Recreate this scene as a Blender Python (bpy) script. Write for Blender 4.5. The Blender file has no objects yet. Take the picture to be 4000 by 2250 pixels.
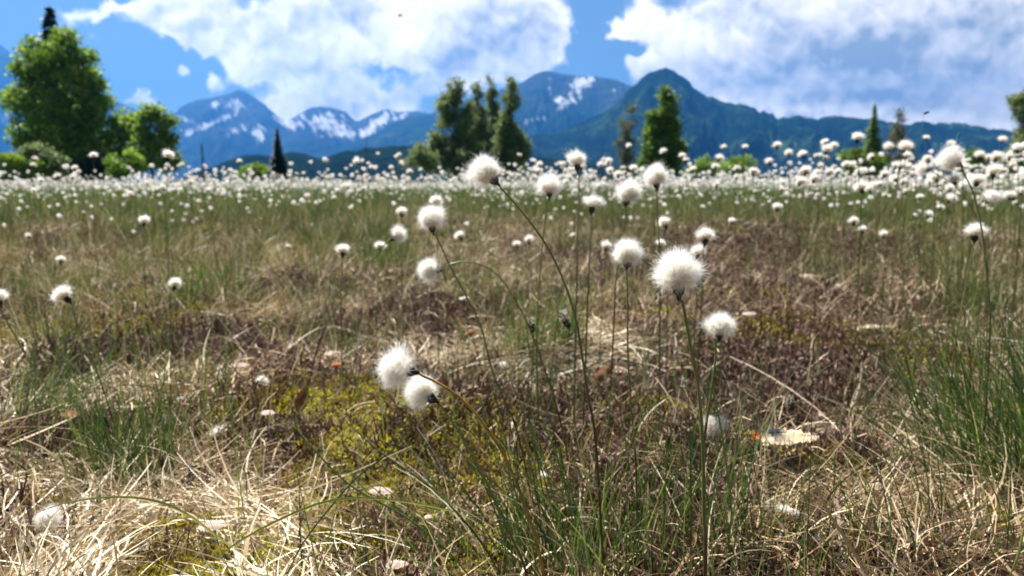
import bpy, math, random
import numpy as np
from mathutils import Vector, Matrix

random.seed(7)
rng = np.random.default_rng(11)
SC = bpy.context.scene
COL = SC.collection

# ------------------------------------------------------------------ camera
F_PX = 1874.0                 # focal length in pixels of a 2576 x 1449 picture
CAM_H = 0.38
PITCH = math.atan((724.5 - 466.0) / F_PX)
cam_data = bpy.data.cameras.new('camera')
cam = bpy.data.objects.new('camera', cam_data)
COL.objects.link(cam)
cam.location = (0, 0, CAM_H)
cam.rotation_euler = (math.pi / 2 - PITCH, 0, 0)
cam_data.sensor_width = 36.0
cam_data.lens = 36.0 * F_PX / 2576.0
cam_data.clip_start = 0.01
cam_data.clip_end = 60000
cam_data.dof.use_dof = True
cam_data.dof.focus_distance = 0.485
cam_data.dof.aperture_fstop = 10.8
SC.camera = cam

SUN_EL = math.radians(58)
SUN_AZ = math.radians(-38)      # from +Y towards +X
SUN_DIR = Vector((math.sin(SUN_AZ) * math.cos(SUN_EL), math.cos(SUN_AZ) * math.cos(SUN_EL), math.sin(SUN_EL)))
sd = bpy.data.lights.new('sun', 'SUN')
sd.energy = 5.0
sd.angle = math.radians(0.53)
sd.color = (1.0, 0.95, 0.87)
so = bpy.data.objects.new('sun', sd)
COL.objects.link(so)
so.rotation_euler = (-SUN_DIR).to_track_quat('-Z', 'Y').to_euler()
so.location = (0, 0, 50)

SC.view_settings.view_transform = 'Standard'
SC.view_settings.look = 'None'
SC.view_settings.exposure = 1.62
SC.view_settings.gamma = 1.0
SC.render.engine = 'CYCLES'
SC.cycles.volume_bounces = 0
SC.cycles.max_bounces = 6
SC.cycles.transparent_max_bounces = 8

def cam_dir(px, py):
    """direction (depth 1) of a point of the 2576 x 1449 picture"""
    dx = (px - 1288.0) / F_PX
    dy = (724.5 - py) / F_PX
    c, s = math.cos(PITCH), math.sin(PITCH)
    return np.array([dx, c + dy * s, -s + dy * c])

def at(px, py, depth):
    return np.array([0, 0, CAM_H]) + cam_dir(px, py) * depth

def uv_sky(px, py):
    d = cam_dir(px, py)
    return d[0] / d[1], d[2] / d[1]

# ------------------------------------------------------------------ node helpers
class NT:
    def __init__(self, tree):
        self.t = tree
        self.n = tree.nodes
        self.l = tree.links
    def _in(self, sock, v):
        if isinstance(v, bpy.types.NodeSocket):
            self.l.new(v, sock)
        elif v is not None:
            sock.default_value = v
    def math(self, op, a, b=None, c=None, clamp=False):
        n = self.n.new('ShaderNodeMath'); n.operation = op; n.use_clamp = clamp
        self._in(n.inputs[0], a); self._in(n.inputs[1], b); self._in(n.inputs[2], c)
        return n.outputs[0]
    def vmath(self, op, a, b=None, out=0):
        n = self.n.new('ShaderNodeVectorMath'); n.operation = op
        self._in(n.inputs[0], a); self._in(n.inputs[1], b)
        return n.outputs[out]
    def comb(self, x, y, z):
        n = self.n.new('ShaderNodeCombineXYZ')
        self._in(n.inputs[0], x); self._in(n.inputs[1], y); self._in(n.inputs[2], z)
        return n.outputs[0]
    def sep(self, v):
        n = self.n.new('ShaderNodeSeparateXYZ'); self._in(n.inputs[0], v)
        return n.outputs
    def noise(self, vec, scale, detail=4, rough=0.55, dist=0.0, out='Fac'):
        n = self.n.new('ShaderNodeTexNoise')
        if vec is not None: self._in(n.inputs['Vector'], vec)
        n.inputs['Scale'].default_value = scale
        n.inputs['Detail'].default_value = detail
        n.inputs['Roughness'].default_value = rough
        n.inputs['Distortion'].default_value = dist
        return n.outputs[out]
    def ramp(self, f, stops, interp='LINEAR'):
        n = self.n.new('ShaderNodeValToRGB'); n.color_ramp.interpolation = interp
        el = n.color_ramp.elements
        while len(el) > len(stops): el.remove(el[-1])
        while len(el) < len(stops): el.new(1.0)
        for e, (p, c) in zip(el, stops):
            e.position = p; e.color = (c[0], c[1], c[2], 1)
        self._in(n.inputs[0], f)
        return n.outputs[0]
    def mix(self, f, a, b, mode='MIX'):
        n = self.n.new('ShaderNodeMix'); n.data_type = 'RGBA'; n.blend_type = mode
        n.clamp_factor = True
        self._in(n.inputs[0], f)
        for i, v in ((6, a), (7, b)):
            if isinstance(v, (tuple, list)): v = (v[0], v[1], v[2], 1)
            self._in(n.inputs[i], v)
        return n.outputs[2]
    def smooth(self, v, a, b):
        n = self.n.new('ShaderNodeMapRange'); n.interpolation_type = 'SMOOTHSTEP'
        self._in(n.inputs[0], v)
        n.inputs[1].default_value = a; n.inputs[2].default_value = b
        return n.outputs[0]
    def attr(self, name, out='Fac'):
        n = self.n.new('ShaderNodeAttribute'); n.attribute_name = name
        return n.outputs[out]

def new_mat(name):
    m = bpy.data.materials.new(name); m.use_nodes = True
    m.node_tree.nodes.clear()
    t = NT(m.node_tree)
    out = t.n.new('ShaderNodeOutputMaterial')
    return m, t, out

def surf(t, out, col, rough=0.8, trans=0.0, tcol=None, spec=0.3, bump=None, bump_d=0.01):
    p = t.n.new('ShaderNodeBsdfPrincipled')
    t._in(p.inputs['Base Color'], col if not isinstance(col, tuple) else (*col, 1))
    t._in(p.inputs['Roughness'], rough)
    p.inputs['Specular IOR Level'].default_value = spec
    if bump is not None:
        b = t.n.new('ShaderNodeBump'); b.inputs['Distance'].default_value = bump_d
        t._in(b.inputs['Height'], bump)
        t.l.new(b.outputs[0], p.inputs['Normal'])
    s = p.outputs[0]
    if trans > 0:
        tr = t.n.new('ShaderNodeBsdfTranslucent')
        c = tcol if tcol is not None else col
        t._in(tr.inputs['Color'], c if not isinstance(c, tuple) else (*c, 1))
        mx = t.n.new('ShaderNodeMixShader'); mx.inputs[0].default_value = trans
        t.l.new(s, mx.inputs[1]); t.l.new(tr.outputs[0], mx.inputs[2]); s = mx.outputs[0]
    t.l.new(s, out.inputs['Surface'])

# ------------------------------------------------------------------ world: sky and clouds
world = bpy.data.worlds.new('World'); SC.world = world; world.use_nodes = True
w = NT(world.node_tree)
for n in list(w.n): w.n.remove(n)
wo = w.n.new('ShaderNodeOutputWorld')
sky = w.n.new('ShaderNodeTexSky'); sky.sky_type = 'NISHITA'; sky.sun_disc = False
sky.sun_elevation = SUN_EL; sky.sun_rotation = SUN_AZ
sky.air_density = 1.0; sky.dust_density = 0.15; sky.ozone_density = 3.0
tc = w.n.new('ShaderNodeTexCoord')
sp = w.sep(tc.outputs['Generated'])
yy = w.math('MAXIMUM', sp[1], 0.08)
U = w.math('DIVIDE', sp[0], yy)
V = w.math('DIVIDE', sp[2], yy)
P0 = w.comb(U, V, 0.0)
wn = w.noise(P0, 9.0, 5, 0.6, out='Color')
wsub = w.vmath('SUBTRACT', wn, (0.5, 0.5, 0.5))
wsc = w.n.new('ShaderNodeVectorMath'); wsc.operation = 'SCALE'; w.l.new(wsub, wsc.inputs[0]); wsc.inputs[3].default_value = 0.12
PW = w.vmath('ADD', P0, wsc.outputs[0])
spw = w.sep(PW)

def blob_sum(blobs, su, sv):
    tot = None
    for (px, py, rx, ry, ang, amp) in blobs:
        cu, cv = uv_sky(px, py)
        a = math.radians(ang); ca, sa = math.cos(a), math.sin(a)
        ru, rv = rx / F_PX, ry / F_PX
        du = w.math('SUBTRACT', su, cu); dv = w.math('SUBTRACT', sv, cv)
        x = w.math('ADD', w.math('MULTIPLY', du, ca / ru), w.math('MULTIPLY', dv, sa / ru))
        y = w.math('ADD', w.math('MULTIPLY', du, -sa / rv), w.math('MULTIPLY', dv, ca / rv))
        d2 = w.math('ADD', w.math('MULTIPLY', x, x), w.math('MULTIPLY', y, y))
        g = w.math('MULTIPLY', w.math('EXPONENT', w.math('MULTIPLY', d2, -1.0)), amp)
        tot = g if tot is None else w.math('ADD', tot, g)
    return tot
# px, py, radius x, radius y, tilt (degrees, counter-clockwise), amount
CLOUDS = [
 (400, 40, 95, 55, 0, 1.0), (520, 25, 110, 60, 0, 1.0), (470, 100, 60, 26, -15, 1.3), (620, 85, 110, 55, 0, 1.0),
 (760, 30, 150, 70, 0, 1.2), (740, 130, 120, 75, -20, 1.1), (930, 60, 170, 95, 0, 1.5), (690, 190, 90, 40, -15, 1.0),
 (820, 225, 130, 45, -22, 1.1), (960, 255, 110, 30, -20, 1.0), (1090, 250, 90, 18, -8, .7), (640, 170, 60, 30, 0, .6),
 (1150, 60, 190, 90, 0, 1.6), (1330, 40, 95, 75, 0, 1.3), (1100, 160, 130, 50, 0, 1.1), (1230, 180, 130, 35, 0, 1.1), (1330, 168, 50, 26, 0, 1.1),
 (1200, 225, 110, 40, 0, .9), (1385, 110, 45, 60, 30, .6), (760, 275, 90, 16, -5, .8), (420, 262, 60, 12, 0, 0.8),
 (440, 178, 26, 18, 0, 1.3), (545, 190, 24, 42, 0, 1.0), (370, 243, 50, 16, 0, 1.1), (180, 10, 60, 35, 0, .65), (270, 5, 60, 16, 0, .9), (310, 215, 40, 12, 0, .7),
 (1565, 62, 62, 34, 15, 1.0), (1640, 45, 110, 55, 0, 1.1), (1512, 88, 34, 20, 20, .8), (1730, 90, 90, 60, 0, 1.1), (1800, 60, 90, 45, 0, .8),
 (1610, 165, 75, 30, 0, 1.1), (1700, 200, 120, 50, 0, .9), (1760, 160, 110, 55, 0, 1.0), (1900, 130, 150, 90, 0, 1.3), (1990, 40, 150, 70, 0, 1.4),
 (2050, 200, 260, 90, 0, 1.5), (2250, 90, 260, 130, 0, 1.8), (2520, 120, 300, 160, 0, 1.9), (2400, 260, 330, 70, 0, 1.5), (1850, 240, 120, 45, 0, .9),
 (2700, 0, 260, 200, 0, 1.6), (1480, 60, 45, 130, -12, -1.0), (1500, 185, 60, 40, 0, -.8), (1560, 125, 70, 18, 5, -.8), (350, 190, 90, 45, -20, -.6), (545, 135, 45, 22, -20, -.6), (1000, 208, 80, 12, -14, -.3), (690, 262, 70, 20, -10, .9), (870, 265, 140, 30, -5, .95), (330, 250, 60, 14, 0, .6), (470, 215, 50, 9, 10, .5), (900, -160, 600, 80, 0, 1.4), (2300, -160, 700, 140, 0, 1.5), (-300, 60, 200, 90, 0, 1.0),
]
GREY = [
 (1010, 70, 60, 60, 0, -.5), (1230, 95, 190, 75, 8, 1.1), (880, 30, 120, 55, 0, .9), (1080, 175, 60, 35, 0, .4), (690, 125, 60, 25, 0, .45),
 (1300, 40, 60, 50, 0, -.3), (2250, 90, 330, 75, 12, 1.15), (2130, 150, 120, 60, 0, .8), (2450, 180, 260, 55, 10, .8), (2560, 60, 120, 60, 0, .5),
 (1950, 210, 120, 40, 20, .55), (2200, 255, 260, 30, 0, .5), (1640, 105, 60, 30, 0, .35), (1780, 190, 60, 40, 0, .4), (850, 265, 80, 14, -20, .35),
]
base = blob_sum(CLOUDS, spw[0], spw[1])
def billow(vec):
    tot = None
    for sc_, am in ((9.0, 1.0), (20.0, .55), (44.0, .30)):
        n_ = w.noise(vec, sc_, 1, .5)
        v_ = w.math('MULTIPLY', w.math('ABSOLUTE', w.math('SUBTRACT', n_, 0.5)), am * 4.0)
        tot = v_ if tot is None else w.math('ADD', tot, v_)
    return tot                       # about 0 .. 2, mean near 0.75
wn2 = w.vmath('SUBTRACT', w.noise(P0, 30.0, 2, 0.5, out='Color'), (0.5, 0.5, 0.5))
ws2 = w.n.new('ShaderNodeVectorMath'); ws2.operation = 'SCALE'; w.l.new(wn2, ws2.inputs[0]); ws2.inputs[3].default_value = 0.02
PB = w.vmath('ADD', P0, ws2.outputs[0])
b0 = billow(PB); b1 = billow(w.vmath('ADD', PB, (-0.006, 0.014, 0.0)))
nm = w.noise(P0, 6.0, 5, 0.55)
dens = w.math('ADD', base, w.math('MULTIPLY', w.math('SUBTRACT', b0, 0.75), 0.50))
dens = w.math('ADD', dens, w.math('MULTIPLY', w.math('SUBTRACT', nm, 0.5), 1.1))
cover = w.smooth(dens, 0.28, 1.02)
relief = w.math('SUBTRACT', b0, b1)
grey = blob_sum(GREY, spw[0], spw[1])
nl = w.noise(PW, 7.0, 3, 0.5)
shade = w.math('ADD', w.math('MULTIPLY', grey, 0.60), w.math('MULTIPLY', relief, -0.55))
shade = w.math('ADD', shade, w.math('MULTIPLY', w.math('SUBTRACT', nl, 0.46), 1.7))
shade = w.math('ADD', shade, w.math('MULTIPLY', w.math('SUBTRACT', w.math('MINIMUM', dens, 1.5), 1.0), 0.30))
shade = w.math('ADD', w.math('MULTIPLY', shade, 0.80), 0.20, clamp=True)
CLOUD_HI = (1.56, 1.40, 1.18); CLOUD_LO = (0.36, 0.37, 0.33)
ccol = w.mix(shade, CLOUD_HI, CLOUD_LO)
cbg = w.n.new('ShaderNodeBackground'); w.l.new(ccol, cbg.inputs[0]); cbg.inputs[1].default_value = 0.53
tint = w.mix(1.0, sky.outputs[0], (0.60, 0.565, 0.485), 'MULTIPLY')
sbg = w.n.new('ShaderNodeBackground'); w.l.new(tint, sbg.inputs[0]); sbg.inputs[1].default_value = 0.055
msh = w.n.new('ShaderNodeMixShader'); w.l.new(cover, msh.inputs[0])
w.l.new(sbg.outputs[0], msh.inputs[1]); w.l.new(cbg.outputs[0], msh.inputs[2])
w.l.new(msh.outputs[0], wo.inputs['Surface'])
world.cycles.sampling_method = 'MANUAL'; world.cycles.sample_map_resolution = 512

# ------------------------------------------------------------------ numeric noise
_perm = rng.random((256, 256))
def vnoise(x, y):
    x = np.asarray(x, float); y = np.asarray(y, float)
    xi = np.floor(x).astype(int); yi = np.floor(y).astype(int)
    fx = x - xi; fy = y - yi
    fx = fx * fx * (3 - 2 * fx); fy = fy * fy * (3 - 2 * fy)
    a = _perm[xi & 255, yi & 255]; b = _perm[(xi + 1) & 255, yi & 255]
    c = _perm[xi & 255, (yi + 1) & 255]; d = _perm[(xi + 1) & 255, (yi + 1) & 255]
    return (a * (1 - fx) + b * fx) * (1 - fy) + (c * (1 - fx) + d * fx) * fy - 0.5
def fbm(x, y, o=4, g=0.5):
    s = 0; a = 1.0
    for i in range(o):
        s = s + a * vnoise(x * 2 ** i + 17.3 * i, y * 2 ** i + 9.1 * i); a *= g
    return s

def clump(x, y, s, lo, hi, seed):
    return np.clip((fbm(x * s + seed, y * s + seed * 1.7, 3) - lo) / (hi - lo), 0, 1)

def ground_h(x, y):
    x = np.asarray(x, float); y = np.asarray(y, float)
    r = np.hypot(x, y)
    near = np.clip(1.5 - r / 60.0, 0, 1)
    return near * (0.055 * fbm(x * 1.1 + 3, y * 1.1 + 8, 3) + 0.065 * fbm(x * 4.5, y * 4.5, 3) - 0.01)

def ground_at(px, py, lift=0.0):
    """point on the ground seen at a picture point"""
    d = cam_dir(px, py)
    z = 0.0
    for _ in range(8):
        t = (z + lift - CAM_H) / d[2]
        p = np.array([0, 0, CAM_H]) + d * t
        z = float(ground_h(p[0], p[1]))
    return p

def patch_mask(x, y, patches, nscale=7.0, namp=0.5):
    s = np.zeros_like(x)
    for (px, py, r, a) in patches:
        g = ground_at(px, py); r = r * 1.3
        s = np.maximum(s, a * np.exp(-((x - g[0]) ** 2 + ((y - g[1]) * 0.8) ** 2) / (r * r)))
    zone = 0
    if patches is MOSS: zone = .75 * clump(x, y, 2.3, .02, .42, 61.0)
    elif patches is HEATH_AND_SHADE: zone = .5 * clump(x, y, 1.9, .0, .42, 83.0)
    elif patches is STRAW: zone = .6 * clump(x, y, 2.1, .0, .4, 97.0)
    s = np.maximum(s, zone)
    return np.clip((s + namp * fbm(x * nscale, y * nscale, 3) - 0.32) * 3.5, 0, 1)

MOSS = [(1080, 1210, .14, 1.4), (960, 1170, .09, 1.2), (1180, 1120, .06, .8), (880, 1250, .05, .8), (620, 1445, .07, 1), (440, 1435, .06, 1), (870, 1010, .12, 1.1),
        (640, 1040, .07, .7), (200, 790, .30, .9), (600, 700, .30, .8), (1430, 1180, .04, .7), (1870, 740, .2, .6), (80, 1280, .05, .6), (2290, 1330, .04, .5),
        (60, 690, .5, .6), (1000, 770, .3, .4), (1850, 560, .8, .35), (1330, 1010, .07, .5), (2050, 1440, .05, .5)]
HEATH_AND_SHADE = [(380, 880, .22, 1), (570, 870, .18, 1), (1120, 800, .30, 1), (760, 730, .22, .9), (1850, 950, .22, 1), (2010, 900, .25, 1), (1720, 1020, .12, .9), (2060, 780, .4, 1.1),
         (1960, 650, .7, 1), (1620, 1160, .10, 1), (1640, 1240, .07, 1), (1420, 1150, .10, .8), (1300, 1040, .10, .8), (1900, 1080, .10, .8), (650, 600, .8, .5),  # small patch left of the tallest stem paints in a dark hollow's shadow
         (250, 620, .9, .7), (1500, 660, .4, .7), (1750, 700, .4, .9), (2050, 610, 1.0, 1.0), (2250, 1000, .15, .7), (1180, 980, .1, .7), (100, 1000, .12, .5), (2100, 680, .6, .9), (930, 860, .15, .7)]
STRAW = [(560, 1210, .09, 1), (650, 1330, .10, 1), (860, 1380, .12, 1), (300, 1330, .10, .8), (1640, 840, .16, 1.1), (1150, 880, .2, .9), (860, 790, .2, .8), (2000, 1180, .14, 1),
         (2200, 1200, .14, 1), (2350, 1400, .1, 1), (1500, 1400, .1, .9), (2500, 930, .1, .9), (700, 920, .18, .9), (120, 860, .2, .8), (2300, 760, .3, .7), (1000, 640, .5, .6)]
GREENP = [(2480, 1080, .16, 1.1), (2540, 1200, .1, 1), (2420, 900, .2, .8), (260, 1160, .09, .9), (80, 960, .15, .8), (1300, 800, .25, .9), (1420, 830, .14, .8), (480, 720, .3, .8),
          (950, 560, .5, 1), (2400, 680, .4, 1), (2200, 720, .25, .8), (350, 640, .5, .5), (430, 1000, .1, .6)]

# ------------------------------------------------------------------ mesh helpers
def mesh_from(name, verts, quads=None, tris=None, mats=(), attrs=None, smooth=False, mat_idx=None):
    me = bpy.data.meshes.new(name)
    verts = np.asarray(verts, np.float32)
    nq = 0 if quads is None else len(quads); ntr = 0 if tris is None else len(tris)
    me.vertices.add(len(verts)); me.vertices.foreach_set('co', verts.ravel())
    me.loops.add(nq * 4 + ntr * 3); me.polygons.add(nq + ntr)
    idx = []
    if nq: idx.append(np.asarray(quads, np.int32).ravel())
    if ntr: idx.append(np.asarray(tris, np.int32).ravel())
    me.loops.foreach_set('vertex_index', np.concatenate(idx))
    st = np.concatenate([np.arange(nq) * 4, nq * 4 + np.arange(ntr) * 3]).astype(np.int32)
    me.polygons.foreach_set('loop_start', st)
    if smooth: me.polygons.foreach_set('use_smooth', np.ones(nq + ntr, bool))
    for m in mats: me.materials.append(m)
    if mat_idx is not None: me.polygons.foreach_set('material_index', np.asarray(mat_idx, np.int32))
    if attrs:
        for k, v in attrs.items():
            a = me.attributes.new(k, 'FLOAT', 'POINT'); a.data.foreach_set('value', np.asarray(v, np.float32))
    me.update(calc_edges=True)
    return me

def obj(name, me, parent=None):
    o = bpy.data.objects.new(name, me); COL.objects.link(o)
    if parent is not None: o.parent = parent
    return o
def empty(name, loc=(0, 0, 0)):
    o = bpy.data.objects.new(name, None); COL.objects.link(o); o.location = loc
    o.empty_display_size = 0.02
    return o
def tag(o, label=None, cat=None, group=None, kind=None):
    if label: o['label'] = label
    if cat: o['category'] = cat
    if group: o['group'] = group
    if kind: o['kind'] = kind
    return o

def ribbons(root, az, th0, kappa, length, width, K=3, twist=None, sway=None, tipw=0.12, fold=None):
    """thin bending blades; returns verts, quads, blade index per vertex, along per vertex"""
    n = len(root)
    tw = rng.random(n) * math.pi if twist is None else twist
    p = np.array(root, float)
    out = np.zeros((n, K + 1, 2, 3))
    a = az.copy()
    dl = length / K
    for k in range(K + 1):
        t = k / K
        th = th0 + kappa * t
        if sway is not None: a = az + sway * t
        dirv = np.stack([np.sin(th) * np.cos(a), np.sin(th) * np.sin(a), np.cos(th)], 1)
        side = np.stack([-np.sin(a), np.cos(a), np.zeros(n)], 1)
        up = np.cross(dirv, side)
        s = side * np.cos(tw)[:, None] + up * np.sin(tw)[:, None]
        wd = width * (1 - (1 - tipw) * t ** 1.6) * 0.5
        out[:, k, 0] = p - s * wd[:, None]
        out[:, k, 1] = p + s * wd[:, None]
        p = p + dirv * dl[:, None]
    verts = out.reshape(-1, 3)
    base = (np.arange(n) * (K + 1) * 2)[:, None, None]
    k = np.arange(K)[None, :, None] * 2
    q = base + k + np.array([0, 1, 3, 2])[None, None, :]
    idx = np.repeat(np.arange(n), (K + 1) * 2)
    al = np.tile(np.repeat(np.arange(K + 1) / K, 2), n)
    return verts, q.reshape(-1, 4), idx, al

class Bag:
    def __init__(self): self.v = []; self.q = []; self.t = []; self.a = {}; self.n = 0
    def add(self, v, q=None, t=None, **attrs):
        if q is not None: self.q.append(np.asarray(q) + self.n)
        if t is not None: self.t.append(np.asarray(t) + self.n)
        self.v.append(v); self.n += len(v)
        for k, x in attrs.items():
            self.a.setdefault(k, []).append(np.broadcast_to(np.asarray(x, float), (len(v),)))
    def mesh(self, name, mats, smooth=False):
        return mesh_from(name, np.concatenate(self.v), np.concatenate(self.q) if self.q else None,
                         np.concatenate(self.t) if self.t else None, mats,
                         {k: np.concatenate(x) for k, x in self.a.items()}, smooth)

def tube(points, radii, sides=6, cap=True):
    P = np.array(points, float); n = len(P)
    R = np.broadcast_to(np.asarray(radii, float), (n,))
    T = np.gradient(P, axis=0); T /= np.linalg.norm(T, axis=1)[:, None] + 1e-12
    ref = np.array([0.3, 1, 0.2]) if abs(T[0][1]) < 0.9 else np.array([1, 0, 0.1])
    vs = []
    for i in range(n):
        a = np.cross(T[i], ref); a /= np.linalg.norm(a); b = np.cross(T[i], a)
        an = np.arange(sides) * 2 * math.pi / sides
        vs.append(P[i] + R[i] * (np.cos(an)[:, None] * a + np.sin(an)[:, None] * b))
    V = np.concatenate(vs)
    i = np.arange(n - 1)[:, None] * sides; j = np.arange(sides)[None, :]; j2 = (j + 1) % sides
    q = np.stack([i + j, i + j2, i + j2 + sides, i + j + sides], -1).reshape(-1, 4)
    al = np.repeat(np.linspace(0, 1, n), sides)
    return V, q, al

def spline(pts, n=24):
    P = np.array(pts, float)
    if len(P) == 2: return P[0] + (P[1] - P[0]) * np.linspace(0, 1, n)[:, None]
    E = np.vstack([2 * P[0] - P[1], P, 2 * P[-1] - P[-2]])
    out = []
    m = len(P) - 1
    for s in np.linspace(0, m, n):
        i = min(int(s), m - 1); t = s - i
        a, b, c, d = E[i], E[i + 1], E[i + 2], E[i + 3]
        out.append(0.5 * (2 * b + (c - a) * t + (2 * a - 5 * b + 4 * c - d) * t * t + (3 * b - a - 3 * c + d) * t ** 3))
    return np.array(out)

# ------------------------------------------------------------------ materials
def blade_mat(name, stops, trans=0.3, rough=0.55, spec=0.35, base=(0.30, 0.24, 0.13), base_end=0.25, nscale=0.0):
    m, t, o = new_mat(name)
    c = t.ramp(t.attr('tint'), stops)
    al = t.attr('along')
    c = t.mix(t.smooth(al, base_end, 0.0), c, base)
    surf(t, o, c, rough, trans, spec=spec)
    return m
M_GREEN = blade_mat('green_sedge_blade', [(0, (.025, .055, .014)), (.3, (.055, .105, .02)), (.6, (.12, .18, .03)), (.82, (.24, .27, .06)), (1, (.44, .38, .15))], .4)
M_FARGREEN = blade_mat('meadow_green_blade', [(0, (.030, .055, .016)), (.3, (.065, .10, .022)), (.5, (.13, .165, .04)), (.68, (.23, .22, .08)), (.82, (.34, .28, .13)), (1, (.56, .50, .32))], .35, base_end=.2)
M_STRAW = blade_mat('dry_straw', [(0, (.08, .040, .020)), (.2, (.18, .105, .050)), (.45, (.41, .29, .155)), (.75, (.61, .49, .31)), (1, (.80, .72, .55))], .12, .5, .4, base=(.2, .14, .08), base_end=.1)
M_HEATH = blade_mat('heather_twig', [(0, (.045, .024, .018)), (.4, (.10, .054, .042)), (.75, (.19, .115, .09)), (1, (.40, .29, .22))], .05, .8, .2, base=(.035, .02, .017), base_end=.3)
M_MOSS = blade_mat('yellow_moss_leaf', [(0, (.15, .115, .016)), (.4, (.36, .29, .03)), (.75, (.56, .48, .05)), (1, (.50, .56, .09))], .3, .7, .2, base=(.10, .06, .012), base_end=.5)
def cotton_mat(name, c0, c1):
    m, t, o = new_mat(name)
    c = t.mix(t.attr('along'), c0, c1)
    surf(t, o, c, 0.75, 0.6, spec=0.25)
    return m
M_COTTON = cotton_mat('cotton_hair', (.90, .78, .56), (.98, .98, .97))
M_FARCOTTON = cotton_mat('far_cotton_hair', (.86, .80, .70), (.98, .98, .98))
def simple(name, col, rough=.8, trans=0, spec=.3, nsc=None, col2=None):
    m, t, o = new_mat(name)
    c = col
    if nsc:
        tcn = t.n.new('ShaderNodeTexCoord')
        c = t.mix(t.smooth(t.noise(tcn.outputs['Object'], nsc, 5, .6), .35, .65), col, col2)
    surf(t, o, c, rough, trans, spec=spec)
    return m
M_DARK = simple('dark_spikelet', (.022, .017, .016), .8, 0, .2, 800, (.05, .038, .03))
def stem_mat():
    m, t, o = new_mat('cottongrass_stem')
    al = t.attr('along')
    nz = t.attr('tint')
    c = t.ramp(al, [(0, (.045, .028, .012)), (.03, (.17, .09, .022)), (.06, (.19, .23, .035)), (.40, (.15, .20, .03)), (.46, (.24, .17, .06)), (.50, (.30, .20, .08)), (.55, (.15, .19, .03)), (.75, (.13, .13, .03)), (.85, (.075, .03, .016)), (1, (.05, .06, .02))])
    c = t.mix(nz, c, (.14, .15, .045))
    surf(t, o, c, .35, .25, spec=.6)
    return m
M_STEM = stem_mat()
M_ORANGE = simple('ochre_stem', (.50, .26, .035), .5, .2, .4, 120, (.20, .13, .03))
M_BARK = simple('tree_bark', (.10, .075, .055), .9, 0, .2, 3, (.045, .035, .028))
M_LEAFP = simple('pale_dead_leaf', (.74, .64, .47), .6, .25, .08, 90, (.55, .42, .27))
M_LEAFB = simple('brown_dead_leaf', (.16, .075, .035), .6, .2, .08, 90, (.30, .13, .05))
M_LEAFPK = simple('pinkish_dead_leaf', (.62, .50, .42), .6, .25, .08, 90, (.42, .32, .26))
M_LEAFO = simple('orange_dead_leaf', (.55, .17, .04), .6, .25, .08, 90, (.40, .12, .03))
M_WOOD = simple('grey_post_wood', (.10, .095, .09), .9, 0, .2, 2, (.06, .055, .05))

# ------------------------------------------------------------------ ground
def build_ground():
    rs = np.concatenate([[0.0], np.geomspace(0.15, 8, 300), np.geomspace(8.2, 9300, 120)])
    azn = 720
    az = np.linspace(0, 2 * math.pi, azn, endpoint=False)
    Rr, Az = np.meshgrid(rs, az, indexing='ij')
    X = Rr * np.sin(Az); Y = Rr * np.cos(Az); Z = ground_h(X, Y)
    V = np.stack([X, Y, Z], -1).reshape(-1, 3)
    i = np.arange(len(rs) - 1)[:, None] * azn; j = np.arange(azn)[None, :]; j2 = (j + 1) % azn
    q = np.stack([i + j2, i + j, i + j + azn, i + j2 + azn], -1).reshape(-1, 4)
    x, y = V[:, 0], V[:, 1]
    moss = patch_mask(x, y, MOSS); heath = patch_mask(x, y, HEATH_AND_SHADE)
    m, t, o = new_mat('peat_ground')
    g = t.n.new('ShaderNodeNewGeometry')
    pos = g.outputs['Position']
    n1 = t.noise(pos, 60, 6, .65); n2 = t.noise(pos, 3.0, 4, .6); n3 = t.noise(pos, 0.05, 4, .6)
    soil = t.ramp(n1, [(.3, (.035, .022, .016)), (.5, (.085, .055, .035)), (.7, (.17, .125, .075))])
    soil = t.mix(t.math('MULTIPLY', t.smooth(n2, .45, .65), .5), soil, (.06, .055, .022))
    mossc = t.ramp(n1, [(.3, (.07, .055, .012)), (.6, (.20, .17, .03)), (.75, (.30, .27, .05))])
    heathc = t.ramp(n1, [(.3, (.022, .013, .011)), (.6, (.06, .035, .03)), (.75, (.10, .065, .055))])
    c = t.mix(t.attr('heath'), soil, heathc)
    c = t.mix(t.attr('moss'), c, mossc)
    far = t.ramp(n3, [(.35, (.045, .075, .028)), (.65, (.085, .12, .045))])
    ln = t.vmath('LENGTH', pos, out=1)
    c = t.mix(t.smooth(ln, 6, 40), c, far)
    surf(t, o, c, .95, 0, spec=.1, bump=n1, bump_d=.008)
    me = mesh_from('ground', V, q, None, [m], {'moss': moss, 'heath': heath}, True)
    tag(obj('ground', me), kind='structure')
build_ground()

# ------------------------------------------------------------------ sampling of places on the ground
AZH = 0.80
def scatter(n, r0, r1, power=0.0):
    u = rng.random(n)
    if power == 0: r = r0 * (r1 / r0) ** u
    else: r = (r0 ** power + u * (r1 ** power - r0 ** power)) ** (1 / power)
    a = (rng.random(n) * 2 - 1) * AZH
    # a little wider close to the camera, so that a step to the side still shows grass
    x = r * np.sin(a) * (1 + 0.35 / r); y = r * np.cos(a) - 0.0
    return x, y, r

def place(x, y, dz=0.0):
    return np.stack([x, y, ground_h(x, y) + dz], 1)

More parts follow.
